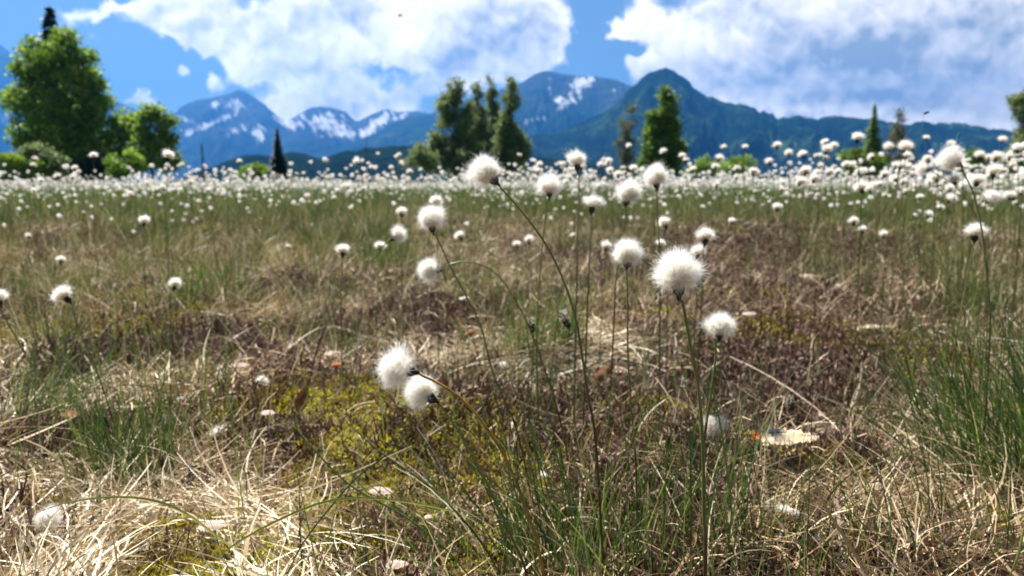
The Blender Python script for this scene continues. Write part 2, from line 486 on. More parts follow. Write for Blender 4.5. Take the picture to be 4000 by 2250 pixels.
CLEAR = [(1972, 1125, 165), (2190, 835, 80), (1340, 985, 62), (603, 932, 60), (838, 900, 46), (848, 925, 36), (762, 1030, 70), (1525, 960, 66), (1500, 1105, 50), (540, 1345, 80), (675, 1055, 44),
         (1185, 850, 44), (960, 1260, 70), (1080, 1322, 34), (180, 1060, 60), (1885, 800, 40), (2030, 700, 44), (545, 1100, 60), (2405, 1132, 66), (1368, 1208, 40),
         (2392, 955, 36), (1975, 1300, 66), (120, 1305, 66), (660, 958, 34), (2316, 1232, 30), (1800, 1062, 40)]
def clear_of(x, y):
    k = np.ones(len(x), bool)
    for (px, py, wpx) in CLEAR:
        g = ground_at(px, py); rr = .75 * wpx * g[1] / F_PX
        # a clearing that also opens towards the camera
        k &= ~((np.abs(x - g[0]) < rr) & (y - g[1] < rr) & (y - g[1] > -rr - .035)) | (rng.random(len(x)) < .03)
    return k
def build_straw():
    B = Bag()
    x, y, r = scatter(360000, .45, 9.0)
    mk = .41 + .9 * patch_mask(x, y, STRAW, 6, .5) - .85 * patch_mask(x, y, HEATH_AND_SHADE) - 1.2 * patch_mask(x, y, MOSS)
    mk *= .15 + 1.4 * clump(x, y, 8.0, -.30, .35, 5.0)
    k = (rng.random(len(x)) < mk) & clear_of(x, y); x, y, r = x[k], y[k], r[k]; n = len(x)
    flow = 0.6 * math.pi * fbm(x * 1.6 + 40, y * 1.6, 2) * 3 + .3
    az = flow + rng.normal(0, .40, n) + (rng.random(n) < .5) * math.pi
    th0 = np.radians(rng.normal(78, 10, n)); kap = np.radians(rng.normal(28, 32, n))
    L = rng.gamma(3.2, .017, n) * (1 + r * .12); W = np.minimum(rng.gamma(3, .00032, n) + .0004, .0018) * (1 + r * .45) * np.where(rng.random(n) < .10, 1.9, 1)
    v, q, ix, al = ribbons(place(x, y, rng.uniform(-.002, .014, n) ), az, th0, kap, L, W, 5, sway=rng.normal(0, .95, n), tipw=.35)
    tint = np.clip(rng.beta(2.0, 1.9, n) + .8 * fbm(x * 3, y * 3, 3), 0, 1)
    B.add(v, q, tint=tint[ix], along=al)
    # standing dead blades, paler
    x, y, r = scatter(36000, .5, 9.0)
    mk = .15 + .6 * patch_mask(x, y, STRAW, 6, .5) - .3 * patch_mask(x, y, MOSS)
    k = (rng.random(len(x)) < mk * (.2 + 1.2 * clump(x, y, 7.0, -.3, .3, 15.0))) & clear_of(x, y); x, y, r = x[k], y[k], r[k]; n = len(x)
    v, q, ix, al = ribbons(place(x, y, -.004), rng.uniform(0, 6.28, n), np.radians(rng.uniform(5, 50, n)), np.radians(rng.normal(45, 40, n)),
                           rng.uniform(.03, .10, n) * (1 + .1 * r), rng.uniform(.0008, .0020, n) * (1 + r * .4), 5, sway=rng.normal(0, .9, n), tipw=.4)
    B.add(v, q, tint=np.clip(rng.beta(3, 2, n), 0, 1)[ix], along=al)
    tag(obj('dry_grass', B.mesh('dry_grass', [M_STRAW])), 'flattened tan straw and dead grass blades matted over the bog ground', 'dry grass', kind='stuff')
build_straw()

def build_heather():
    B = Bag()
    x, y, r = scatter(150000, .5, 14.0)
    k = (rng.random(len(x)) < patch_mask(x, y, HEATH_AND_SHADE) * .95 + .05 + .35 * clump(x, y, 3.0, .0, .3, 55.0)) & clear_of(x, y); x, y, r = x[k], y[k], r[k]; n = len(x)
    az = rng.uniform(0, 6.28, n); root = place(x, y, -.003)
    th = np.radians(rng.uniform(0, 60, n)); L = rng.uniform(.015, .045, n) * (1 + .15 * r)
    v, q, ix, al = ribbons(root, az, th, np.radians(rng.normal(0, 30, n)), L, rng.uniform(.0010, .0020, n) * (1 + .5 * r), 3, sway=rng.normal(0, 1, n), tipw=.6)
    ti = rng.beta(2, 2.2, n)
    B.add(v, q, tint=ti[ix], along=al)
    # small side shoots
    rep = 3; xi = np.repeat(np.arange(n), rep)
    fr = rng.uniform(.3, 1, n * rep) * L[xi]
    root2 = root[xi] + np.stack([np.sin(th[xi]) * np.cos(az[xi]), np.sin(th[xi]) * np.sin(az[xi]), np.cos(th[xi])], 1) * fr[:, None]
    m = n * rep
    v, q, ix, al = ribbons(root2, rng.uniform(0, 6.28, m), np.radians(rng.uniform(10, 80, m)), np.zeros(m), rng.uniform(.004, .012, m) * (1 + .25 * r[xi]), rng.uniform(.0012, .0026, m) * (1 + .5 * r[xi]), 1, tipw=.5)
    B.add(v, q, tint=np.clip(ti[xi] + .15, 0, 1)[ix], along=al * .7 + .3)
    tag(obj('heather', B.mesh('heather', [M_HEATH])), 'low purplish brown heather twigs growing in dark patches among the straw', 'heather', kind='stuff')
build_heather()

def build_moss():
    B = Bag()
    x, y, r = scatter(330000, .5, 9.0)
    k = rng.random(len(x)) < patch_mask(x, y, MOSS) ** 1.0 + .035; x, y, r = x[k], y[k], r[k]; n = len(x)
    bump = .004 + .02 * np.clip(patch_mask(x, y, MOSS), 0, 1) * (fbm(x * 22, y * 22, 2) + .5)
    v, q, ix, al = ribbons(place(x, y, bump), rng.uniform(0, 6.28, n), np.radians(rng.uniform(0, 70, n)), np.radians(rng.uniform(0, 50, n)),
                           rng.uniform(.003, .008, n) * (1 + .25 * r), rng.uniform(.0010, .0024, n) * (1 + .6 * r), 2, tipw=.3)
    ti = np.clip(.5 + .9 * fbm(x * 12, y * 12, 3) + rng.normal(0, .15, n), 0, 1)
    B.add(v, q, tint=ti[ix], along=al)
    tag(obj('moss', B.mesh('moss', [M_MOSS])), 'yellow green moss cushions glowing between the straw and heather', 'moss', kind='stuff')
build_moss()

def build_green():
    B = Bag()
    # near fine upright blades, in clumps
    x, y, r = scatter(60000, .5, 4.0)
    mk = .10 + .75 * clump(x, y, 5.0, .0, .4, 2.0) + .9 * patch_mask(x, y, GREENP, 6, .4) + .1 * (r > 2.2)
    mk *= np.interp(r, [.5, 1.1, 1.6, 4], [.55, .5, .30, .30])
    mk *= 1 - .9 * patch_mask(x, y, MOSS)
    k = (rng.random(len(x)) < mk * .55) & clear_of(x, y); x, y, r = x[k], y[k], r[k]; n = len(x)
    v, q, ix, al = ribbons(place(x, y, -.004), rng.uniform(0, 6.28, n), np.radians(np.abs(rng.normal(8, 9, n))), np.radians(np.abs(rng.normal(14, 16, n))),
                           rng.gamma(5, .020, n) * (1 + .10 * r), rng.uniform(.0006, .0014, n) * (1 + .35 * r), 4, sway=rng.normal(0, .3, n))
    B.add(v, q, tint=np.clip(rng.beta(2, 2.6, n) + .25 * fbm(x * 2, y * 2, 2), 0, 1)[ix], along=al)
    tag(obj('sedge_grass', B.mesh('sedge_grass', [M_GREEN])), 'fine dark green sedge blades standing up through the near straw', 'grass', kind='stuff')
    B = Bag()
    x, y, r = scatter(360000, 2.2, 95.0)
    mk = (.12 + 1.1 * clump(x, y, 1.3, -.25, .25, 9.0) * clump(x, y, 6.0, -.45, .1, 3.0)) * np.clip((r - 2.2) / 6.5, .10, 1)
    mk *= 1 - .75 * patch_mask(x, y, HEATH_AND_SHADE, 1.5, .4)
    k = rng.random(len(x)) < mk; x, y, r = x[k], y[k], r[k]; n = len(x)
    v, q, ix, al = ribbons(place(x, y, -.01), rng.uniform(0, 6.28, n), np.radians(np.abs(rng.normal(8, 10, n))), np.radians(np.abs(rng.normal(14, 18, n))),
                           rng.gamma(5, .019, n) * np.clip(.75 + r * .03, .75, 1.4), rng.uniform(.0010, .0022, n) * (.4 + .42 * r), 3, sway=rng.normal(0, .35, n))
    ti = np.clip(rng.beta(1.8, 2.2, n) + .55 * fbm(x * .8, y * .8, 3) , 0, 1)
    B.add(v, q, tint=ti[ix], along=al)
    tag(obj('meadow_grass', B.mesh('meadow_grass', [M_FARGREEN])), 'dense green and grey green meadow grass stretching back to the tree line', 'grass', kind='stuff')
    B = Bag()   # tussocks too many and too far to tell apart
    nt = 3000; cr = np.sqrt(rng.uniform(1.7 ** 2, 14 ** 2, nt)); ca = rng.uniform(-AZH, AZH, nt); cx, cy = cr * np.sin(ca), cr * np.cos(ca)
    kk = rng.random(nt) < (.16 + 1.3 * clump(cx, cy, .75, -.12, .25, 44.0)) * (1 - .9 * patch_mask(cx, cy, HEATH_AND_SHADE, 2.5, .4)); cx, cy, cr = cx[kk], cy[kk], cr[kk]; nt = len(cx)
    ct = rng.beta(1.1, 1.6, nt) * .8; csz = rng.uniform(.6, 1.35, nt); nb = (rng.uniform(40, 110, nt)).astype(int)
    ix0 = np.repeat(np.arange(nt), nb); n = len(ix0)
    rr = .05 * csz[ix0] * np.sqrt(rng.random(n)); ra = rng.uniform(0, 6.28, n); r = cr[ix0]
    v, q, ix, al = ribbons(place(cx[ix0] + rr * np.cos(ra), cy[ix0] + rr * np.sin(ra), -.01), ra + rng.normal(0, .5, n), np.radians(np.abs(rng.normal(14, 12, n))), np.radians(np.abs(rng.normal(26, 22, n))),
                           rng.gamma(7, .020, n) * csz[ix0] * np.interp(r, [1.7, 5, 14], [.85, 1.0, 1.25]), rng.uniform(.0010, .0022, n) * (.6 + .34 * r), 4, sway=rng.normal(0, .3, n))
    ti = np.where(rng.random(n) < .22, rng.uniform(.7, 1, n), np.clip(ct[ix0] + rng.normal(0, .10, n), 0, .65))
    B.add(v, q, tint=ti[ix], along=al)
    tag(obj('distant_tussocks', B.mesh('distant_tussocks', [M_FARGREEN])), 'scattered green tussocks crowding together towards the back of the meadow', 'grass', kind='stuff')
    B = Bag()   # dead grass in the middle distance
    x, y, r = scatter(170000, 2.0, 60.0)
    mk = (.45 + .9 * clump(x, y, 1.1, -.1, .35, 29.0)) * (1 - .6 * patch_mask(x, y, HEATH_AND_SHADE, 2.5, .4))
    k = rng.random(len(x)) < mk * np.clip(1.2 - r / 30, .15, 1); x, y, r = x[k], y[k], r[k]; n = len(x)
    v, q, ix, al = ribbons(place(x, y, 0), rng.uniform(0, 6.28, n), np.radians(rng.uniform(20, 80, n)), np.radians(rng.normal(20, 25, n)),
                           rng.uniform(.06, .16, n), rng.uniform(.0010, .0024, n) * (.4 + .42 * r), 3, sway=rng.normal(0, .4, n), tipw=.3)
    B.add(v, q, tint=rng.beta(2, 2.2, n)[ix], along=al)
    tag(obj('bleached_grass', B.mesh('bleached_grass', [M_STRAW])), 'bleached dead grass showing between the green blades farther out', 'dry grass', kind='stuff')
build_green()

# ------------------------------------------------------------------ grass tussocks (single countable clumps)
def tussock(px, py, n, L, lean, spread, label, straw=.4, wid=1.0, az_bias=None, rad=.03, lift=0):
    g = ground_at(px, py)
    root = empty('grass_tussock', g)
    tag(root, label, 'grass tussock', 'grass tussocks rising from the bog')
    for kind, m, frac in (('green_blades', M_GREEN, 1 - straw), ('dead_blades', M_STRAW, straw)):
        k = int(n * frac)
        if k < 3: continue
        a = rng.uniform(0, 6.28, k)
        if az_bias is not None: a = az_bias + rng.normal(0, .75, k)
        rr = rad * np.sqrt(rng.random(k)); ra = rng.uniform(0, 6.28, k)
        rt = np.stack([rr * np.cos(ra), rr * np.sin(ra), -.006 + 0 * rr], 1)
        green = kind == 'green_blades'
        th = np.radians(np.abs(rng.normal(lean, spread, k)) + (0 if green else 22))
        Ls = L * rng.uniform(.45, 1.1, k) * (1 if green else .75)
        v, q, ix, al = ribbons(rt, a, th, np.radians(np.abs(rng.normal(18 if green else 45, 16, k))), Ls,
                               rng.uniform(.0010, .0021, k) * wid, 7, sway=rng.normal(0, .25, k))
        ti = rng.beta(1.6, 2.6, k) if green else rng.beta(2.5, 2, k)
        B = Bag(); B.add(v, q, tint=ti[ix], along=al)
        obj(kind, B.mesh(kind, [m]), root)
    return root
R_ = math.radians
tussock(1390, 1500, 120, .26, 16, 9, 'long fine green tussock fanning up and left at the bottom centre', .25, 1.0, R_(140), .05)
tussock(1560, 1520, 100, .24, 8, 8, 'upright sparse green tussock at the bottom edge, right of the centre fan', .2, 1.0, None, .05)
tussock(1200, 1440, 100, .22, 34, 12, 'low green and straw tussock leaning left below the paired white tufts', .45, .9, R_(165), .05)
tussock(1790, 1440, 45, .22, 6, 6, 'thin upright blades around the foot of the tallest sharp white tuft', .2, .9, None, .045)
tussock(2570, 1270, 620, .27, 20, 12, 'big dark green tussock with bleached blades at the right edge', .30, 1.3, R_(120), .09)
tussock(2420, 1400, 70, .2, 18, 9, 'light green tussock leaning left at the lower right', .4, .9, R_(130), .05)
tussock(2250, 1440, 60, .19, 20, 9, 'mixed straw and green tussock at the bottom right, left of the big one', .5, .9, R_(115), .05)
tussock(350, 1240, 260, .18, 20, 12, 'dark based green tussock leaning left in the lower left', .35, .9, R_(125), .045)
tussock(560, 1330, 110, .10, 30, 20, 'pale curly straw tussock in the lower left, beside the dark based one', .95, 1.0, None, .05)
tussock(1330, 900, 240, .22, 20, 14, 'green tussock behind the arching stem, centre of the middle ground', .3, 1.3, None, .05)
tussock(1620, 890, 300, .20, 58, 16, 'pale bleached tussock swept flat to the right in the middle ground', .85, 1.4, R_(10), .06)
tussock(1430, 880, 130, .18, 12, 10, 'small broad green tuft beside the grey seed head', .1, 1.8, None, .04)
tussock(470, 790, 260, .23, 14, 12, 'green tussock left of centre in front of a yellow moss patch', .3, 1.7, None, .08)
tussock(90, 1080, 220, .18, 25, 14, 'silvery green tussock at the left edge', .5, 1.1, R_(60), .06)
tussock(2430, 820, 300, .25, 16, 12, 'green tussock around the tall stem near the right edge', .3, 1.4, None, .09)
tussock(980, 690, 320, .24, 14, 12, 'dense green tussock behind the small white tufts left of centre', .2, 2.2, None, .12)
tussock(2530, 1010, 120, .16, 20, 14, 'bleached white straw clump at the right edge above the big dark tussock', .9, 1.5, R_(100), .05)

# ------------------------------------------------------------------ cotton tufts
def unit(v): return v / (np.linalg.norm(v, axis=-1, keepdims=True) + 1e-12)
def tuft_mesh(name, nh, K, wid, seed, squash=1.0, ragged=.12, core=True, mat=M_COTTON, lop=0.0, under=115):
    """unit tuft: base at origin, axis +Z, overall diameter about 1"""
    r = np.random.default_rng(seed)
    B = Bag()
    cosmax = math.cos(math.radians(under))
    cz = 1 - (1 - cosmax) * r.random(nh) ** 1.15; ph = r.uniform(0, 6.283, nh); sz = np.sqrt(1 - cz * cz)
    D = np.stack([sz * np.cos(ph), sz * np.sin(ph), cz], 1)
    D[:, 0] += lop
    D = unit(D)
    C = np.array([0, 0, .41])
    rad = (.50 - .05 * (D[:, 2] < 0)) * (1 + ragged * r.normal(0, 1, nh))
    # lumpy outline
    lump = 1 + .10 * np.sin(3 * ph + seed) * sz + .07 * np.sin(5 * cz + 2 * ph + seed * 2)
    rad *= lump
    # wind pulls some locks out of the ball
    for wk in range(5):
        wd = unit(r.normal(0, 1, 3) + np.array([lop * 6, 0, .2])); hit = np.clip((D @ wd - .86) / .14, 0, 1)
        rad *= 1 + hit * r.uniform(.05, .28)
    rad *= np.where(r.random(nh) < .07, r.uniform(1.03, 1.25, nh), r.uniform(.86, 1.0, nh))
    end = C + D * rad[:, None] * np.array([1, 1, squash])
    st = np.array([0, 0, .22]) + D * r.uniform(.02, .12, nh)[:, None] * np.array([1, 1, 1.6])
    side = unit(np.cross(D, r.normal(0, 1, (nh, 3))))
    curl = r.normal(0, .07, nh); tipc = r.normal(0, .12, nh)
    P = np.zeros((nh, K + 1, 3))
    perp = unit(np.cross(D, side))
    ctrl = (st + end) / 2 + np.array([0, 0, .10]) * (1 - np.abs(D[:, 2:3])) + side * curl[:, None]
    for k in range(K + 1):
        t = k / K
        P[:, k] = (1 - t) ** 2 * st + 2 * t * (1 - t) * ctrl + t * t * end + perp * (tipc * max(0, t - .6) ** 1.5 * 6)[:, None]
    wv = unit(np.cross(D, r.normal(0, 1, (nh, 3))))
    V = np.zeros((nh, K + 1, 2, 3))
    for k in range(K + 1):
        ww = wid * (1 - .6 * k / K) * .5
        V[:, k, 0] = P[:, k] - wv * ww; V[:, k, 1] = P[:, k] + wv * ww
    base = (np.arange(nh) * (K + 1) * 2)[:, None, None]; kk = np.arange(K)[None, :, None] * 2
    q = (base + kk + np.array([0, 1, 3, 2])[None, None, :]).reshape(-1, 4)
    al = np.tile(np.repeat(np.arange(K + 1) / K, 2), nh) ** 1.0
    B.add(V.reshape(-1, 3), q, along=al)
    if core:
        nu, nv = 20, 14
        th = np.linspace(.05, math.radians(under - 22), nv); pp = np.linspace(0, 6.283, nu, endpoint=False)
        T, Pp = np.meshgrid(th, pp, indexing='ij')
        dd = np.stack([np.sin(T) * np.cos(Pp), np.sin(T) * np.sin(Pp), np.cos(T)], -1)
        rr = .30 * (1 + .10 * np.sin(3 * Pp + seed) * np.sin(T) + .07 * np.sin(5 * np.cos(T) + 2 * Pp + seed * 2)) * (1 + .07 * r.normal(0, 1, T.shape))
        rr *= np.where(T > 1.6, 1 - .25 * (T - 1.6), 1)
        CV = C + dd * rr[..., None] * np.array([1, 1, squash])
        i = np.arange(nv - 1)[:, None] * nu; j = np.arange(nu)[None, :]; j2 = (j + 1) % nu
        cq = np.stack([i + j, i + j2, i + j2 + nu, i + j + nu], -1).reshape(-1, 4)
        B.add(CV.reshape(-1, 3), cq, along=np.clip(.15 + .55 * dd[..., 2].ravel(), 0.0, .7))
    return B.mesh(name, [mat])

def spikelet_mesh(name, seed=0, size=1.0):
    """dark cone with ragged scales at the foot of the tuft"""
    r = np.random.default_rng(seed + 50)
    B = Bag()
    v, q, al = tube([(0, 0, -.16), (0, 0, -.06), (0, 0, .02), (0, 0, .12), (0, 0, .24), (0, 0, .34)], np.array([.035, .055, .125, .155, .125, .03]) * size, 9)
    v = v + r.normal(0, .006, v.shape)
    B.add(v, q, along=al)
    k = 34
    a = r.uniform(0, 6.28, k)
    z = r.uniform(-.02, .22, k)
    rt = np.stack([.09 * np.cos(a), .09 * np.sin(a), z], 1) * np.array([size, size, 1])
    vv, qq, ix, al = ribbons(rt, a, np.radians(r.uniform(25, 95, k)), np.radians(r.uniform(-70, -10, k)), r.uniform(.07, .19, k), r.uniform(.02, .045, k), 3, twist=np.zeros(k))
    B.add(vv, qq, along=al)
    return B.mesh(name, [M_DARK])

HERO = [tuft_mesh('cotton_tuft', 5200, 7, .0056, s, sq, rg, lop=lp, under=un) for s, sq, rg, lp, un in
        ((1, 1.12, .10, .0, 124), (2, .98, .14, .12, 128), (3, 1.05, .12, -.1, 124))]
MID = [tuft_mesh('cotton_tuft', 1100, 3, .012, 10 + s, sq, .11, lop=lp, under=u) for s, sq, lp, u in
       ((1, .95, 0, 105), (2, .80, .1, 100), (3, .9, -.12, 112), (4, .70, 0, 98))]
LOW = [tuft_mesh('cotton_tuft', 260, 2, .03, 20 + s, sq, .13, lop=lp, under=u) for s, sq, lp, u in
       ((1, .95, 0, 105), (2, .78, .12, 98), (3, .88, -.12, 110), (4, .68, 0, 92), (5, 1.0, .2, 115))]
SPIK = [spikelet_mesh('spikelet', s) for s in range(3)]
GROUP_C = 'cottongrass flowers of the bog meadow'

def cottongrass(head, axis, diam, stem_pts, label, tufts, stem_r=.0009, tint=None, mat=M_STEM, spik=True, rnd=None, sides=6, group=None, nseg=30):
    """head: base of the tuft; stem_pts from just under the head down to the ground"""
    foot = stem_pts[-1]
    root = empty('cottongrass', foot)
    tag(root, label, 'cottongrass', group or GROUP_C)
    z = Vector(axis).normalized()
    rot = z.to_track_quat('Z', 'Y') @ Vector((0, 0, 1)).rotation_difference(Vector((0, 0, 1)))
    spin = Matrix.Rotation(random.uniform(0, 6.28) if rnd is None else rnd, 4, 'Z')
    mw = Matrix.Translation(Vector(head) - Vector(foot)) @ rot.to_matrix().to_4x4() @ spin @ Matrix.Scale(diam, 4)
    t = obj('tuft', random.choice(tufts) if isinstance(tufts, list) else tufts, root); t.matrix_local = mw
    if spik:
        s = obj('spikelet', random.choice(SPIK), root); s.matrix_local = mw
    P = spline([head] + list(stem_pts), nseg) - np.array(foot)
    v, q, al = tube(P, np.linspace(stem_r * .75, stem_r * 1.25, len(P)), sides)
    B = Bag(); B.add(v, q, along=al, tint=(random.random() * .5 if tint is None else tint))
    obj('stem', B.mesh('stem', [mat], True), root)
    return root

def foot_of(p, dx=0.0, dy=0.0):
    x, y = p[0] + dx, p[1] + dy
    return np.array([x, y, float(ground_h(x, y)) - .004])

# px, py centre of tuft; px width; axis in picture (dx, dy up, towards-camera), stem picture points, label, variant
HEROES = [
 ((1705, 690), 122, (-.08, 1, .10), [(1718, 765), (1735, 860), (1757, 980), (1768, 1130), (1771, 1300), (1774, 1449)], 'sharp round fluffy white tuft, largest of all, dark at its base, right of centre', 0, .0010, 0),
 ((1000, 928), 104, (-1, .20, .05), [(1062, 945), (1110, 968), (1170, 1012), (1230, 1085), (1280, 1170), (1330, 1300), (1368, 1449)], 'upper left tuft of the nodding pair, with black spikelet and ochre stem', 1, .0011, 1),
 ((1062, 987), 92, (-.75, .45, -.15), [(1108, 1020), (1150, 1080), (1200, 1165), (1250, 1270), (1300, 1380), (1325, 1449)], 'lower right tuft of the nodding pair, on a green stem', 2, .0010, 0),
 ((1224, 434), 86, (-.75, .75, .1), [(1262, 475), (1310, 530), (1370, 610), (1415, 700), (1445, 790), (1462, 880), (1480, 1000), (1500, 1130)], 'large creamy tuft tilted left against the centre trees, on a long curved stem', 0, .0010, 0),
 ((1383, 468), 62, (.05, 1, .05), [(1377, 510), (1366, 600), (1356, 720), (1350, 850), (1352, 980), (1358, 1120)], 'upright white tuft with brown base just right of the large creamy one', 1, .0009, 0),
 ((1452, 403), 56, (-.05, 1, .0), [(1456, 435), (1456, 520), (1452, 620), (1450, 760)], 'white tuft highest of the centre, standing against the blue slope', 2, .0009, 0),
 ((1084, 553), 70, (-.15, 1, .1), [(1098, 595), (1130, 665), (1178, 755), (1212, 830), (1238, 930), (1270, 1010), (1305, 1100)], 'upright creamy tuft with black base left of the crossing stems', 0, .0010, 0),
 ((1080, 680), 62, (-1, .02, .15), [(1125, 667), (1165, 659), (1215, 668), (1262, 703), (1308, 775), (1342, 850), (1372, 935), (1400, 1020), (1430, 1160), (1445, 1290)], 'white tuft hanging sideways at the end of an arching stem', 1, .0010, 0),
 ((1002, 592), 50, (.75, .5, 0), [(975, 608), (930, 660), (885, 715), (845, 780), (805, 855)], 'small tuft tipped to the right, its thin stem slanting down to the left', 2, .0009, 0),
 ((1578, 640), 76, (.02, 1, .1), [(1577, 685), (1579, 780), (1580, 900), (1590, 1050), (1600, 1180)], 'round white tuft with black base left of the largest tuft', 0, .0009, 0),
 ((1813, 820), 74, (.12, 1, .05), [(1802, 860), (1799, 910), (1790, 980), (1775, 1080)], 'white tuft on a pale straight stem below and right of the largest tuft', 1, .0012, 0),
 ((1800, 1064), 62, (.0, -1, .2), [(1800, 1035), (1797, 985), (1790, 930), (1783, 960), (1776, 1060), (1768, 1200)], 'soft white tuft hanging upside down behind the tall stem', 2, .0009, 0),
 ((2393, 402), 64, (-.85, .5, 0), [(2420, 425), (2450, 490), (2468, 570), (2482, 690), (2490, 850)], 'large blurred tuft tilted left against the dark bush at the right', 0, .0009, 0),
 ((2320, 424), 44, (-1, .25, 0), [(2352, 436), (2400, 465), (2440, 515), (2472, 590), (2485, 700)], 'broad ragged tuft leaning left below the large tilted one at the right', 3, .0008, 0),
 ((2454, 582), 58, (.1, 1, .05), [(2450, 615), (2430, 720), (2407, 840), (2392, 960), (2378, 1090), (2355, 1230), (2345, 1350)], 'white tuft with dark base on a long thin stem near the right edge', 1, .0010, 0),
 ((2495, 495), 50, (.1, .6, .8), [(2490, 540), (2484, 620), (2478, 760), (2472, 900)], 'ragged open tuft showing its brown middle near the right edge', 3, .0009, 0),
 ((158, 742), 58, (-.7, .7, 0), [(178, 765), (200, 830), (230, 900), (260, 980)], 'white tuft with black base low at the left over yellow moss', 1, .0008, 0),
 ((-5, 748), 50, (-.3, 1, 0), [(2, 780), (35, 840), (80, 920), (130, 990), (180, 1080), (230, 1190)], 'white tuft cut by the left edge, on a long green stem slanting right', 0, .0012, 0),
 ((4, 1040), 48, (-1, .2, 0), [(32, 1055), (100, 1110), (180, 1165), (270, 1230)], 'wispy tuft at the left edge low in the picture', 2, .0009, 0),
 ((862, 628), 40, (0, 1, 0), [(862, 650), (860, 700), (858, 770)], 'small flat topped tuft alone left of the nodding row', 1, .0008, 0),
 ((1582, 487), 66, (.3, 1, .3), [(1575, 525), (1565, 600), (1550, 700), (1545, 800)], 'large blurred tuft below the pair under the bare tree', 0, .0009, 0),
 ((1650, 446), 64, (-.1, 1, 0), [(1652, 480), (1655, 560), (1660, 680)], 'wide blurred tuft under the lone poplar', 3, .0009, 0),
 ((1493, 510), 58, (.2, 1, .2), [(1490, 540), (1485, 620), (1480, 720)], 'broad blurred double looking tuft right of the crossing stems', 3, .0009, 0),
 ((1775, 592), 52, (.1, 1, 0), [(1770, 622), (1768, 680), (1765, 760)], 'blurred white tuft above and right of the largest tuft', 1, .0008, 0),
 ((1757, 632), 42, (.1, 1, 0), [(1757, 655), (1755, 700), (1752, 760)], 'flat blurred tuft just behind the top of the largest tuft', 2, .0008, 0),
 ((1670, 560), 36, (-.5, 1, 0), [(1674, 580), (1678, 630), (1680, 690)], 'small blurred tuft with dark side above the round black based one', 0, .0008, 0),
 ((1662, 612), 28, (.3, 1, 0), [(1660, 628), (1656, 670), (1652, 720)], 'tiny tuft between the round black based one and the largest', 1, .0007, 0),
 ((1526, 618), 30, (.2, 1, 0), [(1524, 636), (1520, 690), (1516, 740)], 'tiny tuft left of the round black based one', 2, .0007, 0),
 ((440, 714), 36, (0, 1, -.3), [(441, 735), (442, 770), (443, 800)], 'grey shadowed tuft with black base over the left straw', 2, .0008, 0),
 ((362, 555), 30, (0, 1, 0), [(362, 572), (362, 610), (362, 660)], 'bright small tuft alone in the green grass at left', 0, .0007, 0),
 ((153, 652), 24, (0, 1, 0), [(153, 668), (153, 700), (153, 740)], 'tiny bright tuft over the brown grass at far left', 1, .0007, 0),
 ((424, 391), 32, (.2, 1, 0), [(422, 410), (420, 470), (418, 560)], 'tall tuft in front of the small leafy tree at left', 0, .0007, 0),
 ((236, 391), 22, (0, 1, 0), [(236, 404), (236, 460), (236, 540)], 'small tall tuft against the dark foot of the big green tree', 1, .0007, 0),
 ((2158, 345), 34, (.1, 1, .3), [(2158, 366), (2160, 440), (2165, 560)], 'tallest blurred tuft at the right, beside the narrow spruce', 1, .0007, 0),
 ((2560, 372), 30, (-.1, 1, .2), [(2560, 390), (2562, 470), (2565, 580)], 'high tuft at the right edge in front of the edge tree', 0, .0007, 0),
 ((1955, 365), 24, (0, 1, 0), [(1955, 380), (1957, 450), (1960, 540)], 'high small tuft against the forested ridge, leftmost of its trio', 1, .0006, 0),
 ((1984, 385), 24, (0, 1, 0), [(1984, 400), (1984, 460), (1984, 550)], 'egg shaped high tuft against the forested ridge, right one of its trio', 2, .0006, 0),
 ((1935, 406), 22, (-.3, 1, 0), [(1937, 420), (1940, 470), (1944, 560)], 'lowest tuft of the trio against the forested ridge', 0, .0006, 0),
 ((2120, 497), 0, (0, 1, 0), [], '', 0, 0, 0),
 ((2335, 1130), 0, (0, 1, 0), [], '', 0, 0, 0),
 ((120, 1305), 60, (.6, .75, .2), [(100, 1330), (85, 1352)], 'grey white tuft lying in the straw at the bottom left', 2, .0008, 0),
 ((2316, 1232), 44, (0, -1, .1), [(2318, 1205), (2320, 1180), (2330, 1240), (2340, 1330)], 'pale drooping tuft half hidden by stems at the lower right', 2, .0008, 0),
 ((660, 958), 34, (.4, .8, 0), [(652, 978), (650, 990)], 'small dirty white tuft lying on the straw left of the nodding pair', 1, .0007, 0),
 ((1330, 602), 26, (0, 1, 0), [(1330, 618), (1330, 660), (1330, 720)], 'pointed little tuft right one of two in the green grass behind the crossing stems', 2, .0007, 0),
 ((1300, 614), 24, (0, 1, 0), [(1300, 630), (1300, 670), (1300, 730)], 'left one of two little tufts in the green grass behind the crossing stems', 1, .0007, 0),
 ((1010, 532), 32, (0, 1, 0), [(1010, 552), (1010, 600), (1010, 660)], 'small tuft above the one tipped to the right', 1, .0007, 0),
 ((1097, 506), 36, (.1, 1, 0), [(1098, 526), (1100, 590), (1100, 640)], 'blurred tuft just above the upright creamy one', 0, .0007, 0),
 ((1155, 592), 30, (-.4, .6, 0), [(1160, 606), (1165, 640), (1170, 690)], 'ragged torn tuft between the creamy tuft and the crossing stems', 3, .0007, 0),
 ((2170, 576), 24, (0, 1, 0), [(2170, 590), (2170, 640), (2170, 690)], 'small bright tuft in green grass over the purple heather at right', 1, .0006, 0),
 ((2224, 588), 24, (0, 1, 0), [(2224, 602), (2224, 640), (2224, 700)], 'small tuft right of its bright neighbour in the green grass at right', 2, .0006, 0),
 ((1955, 520), 28, (.1, 1, 0), [(1954, 536), (1952, 590), (1950, 650)], 'small bright tuft on a visible stem in the green band at right', 1, .0006, 0),
]
hero_r = []
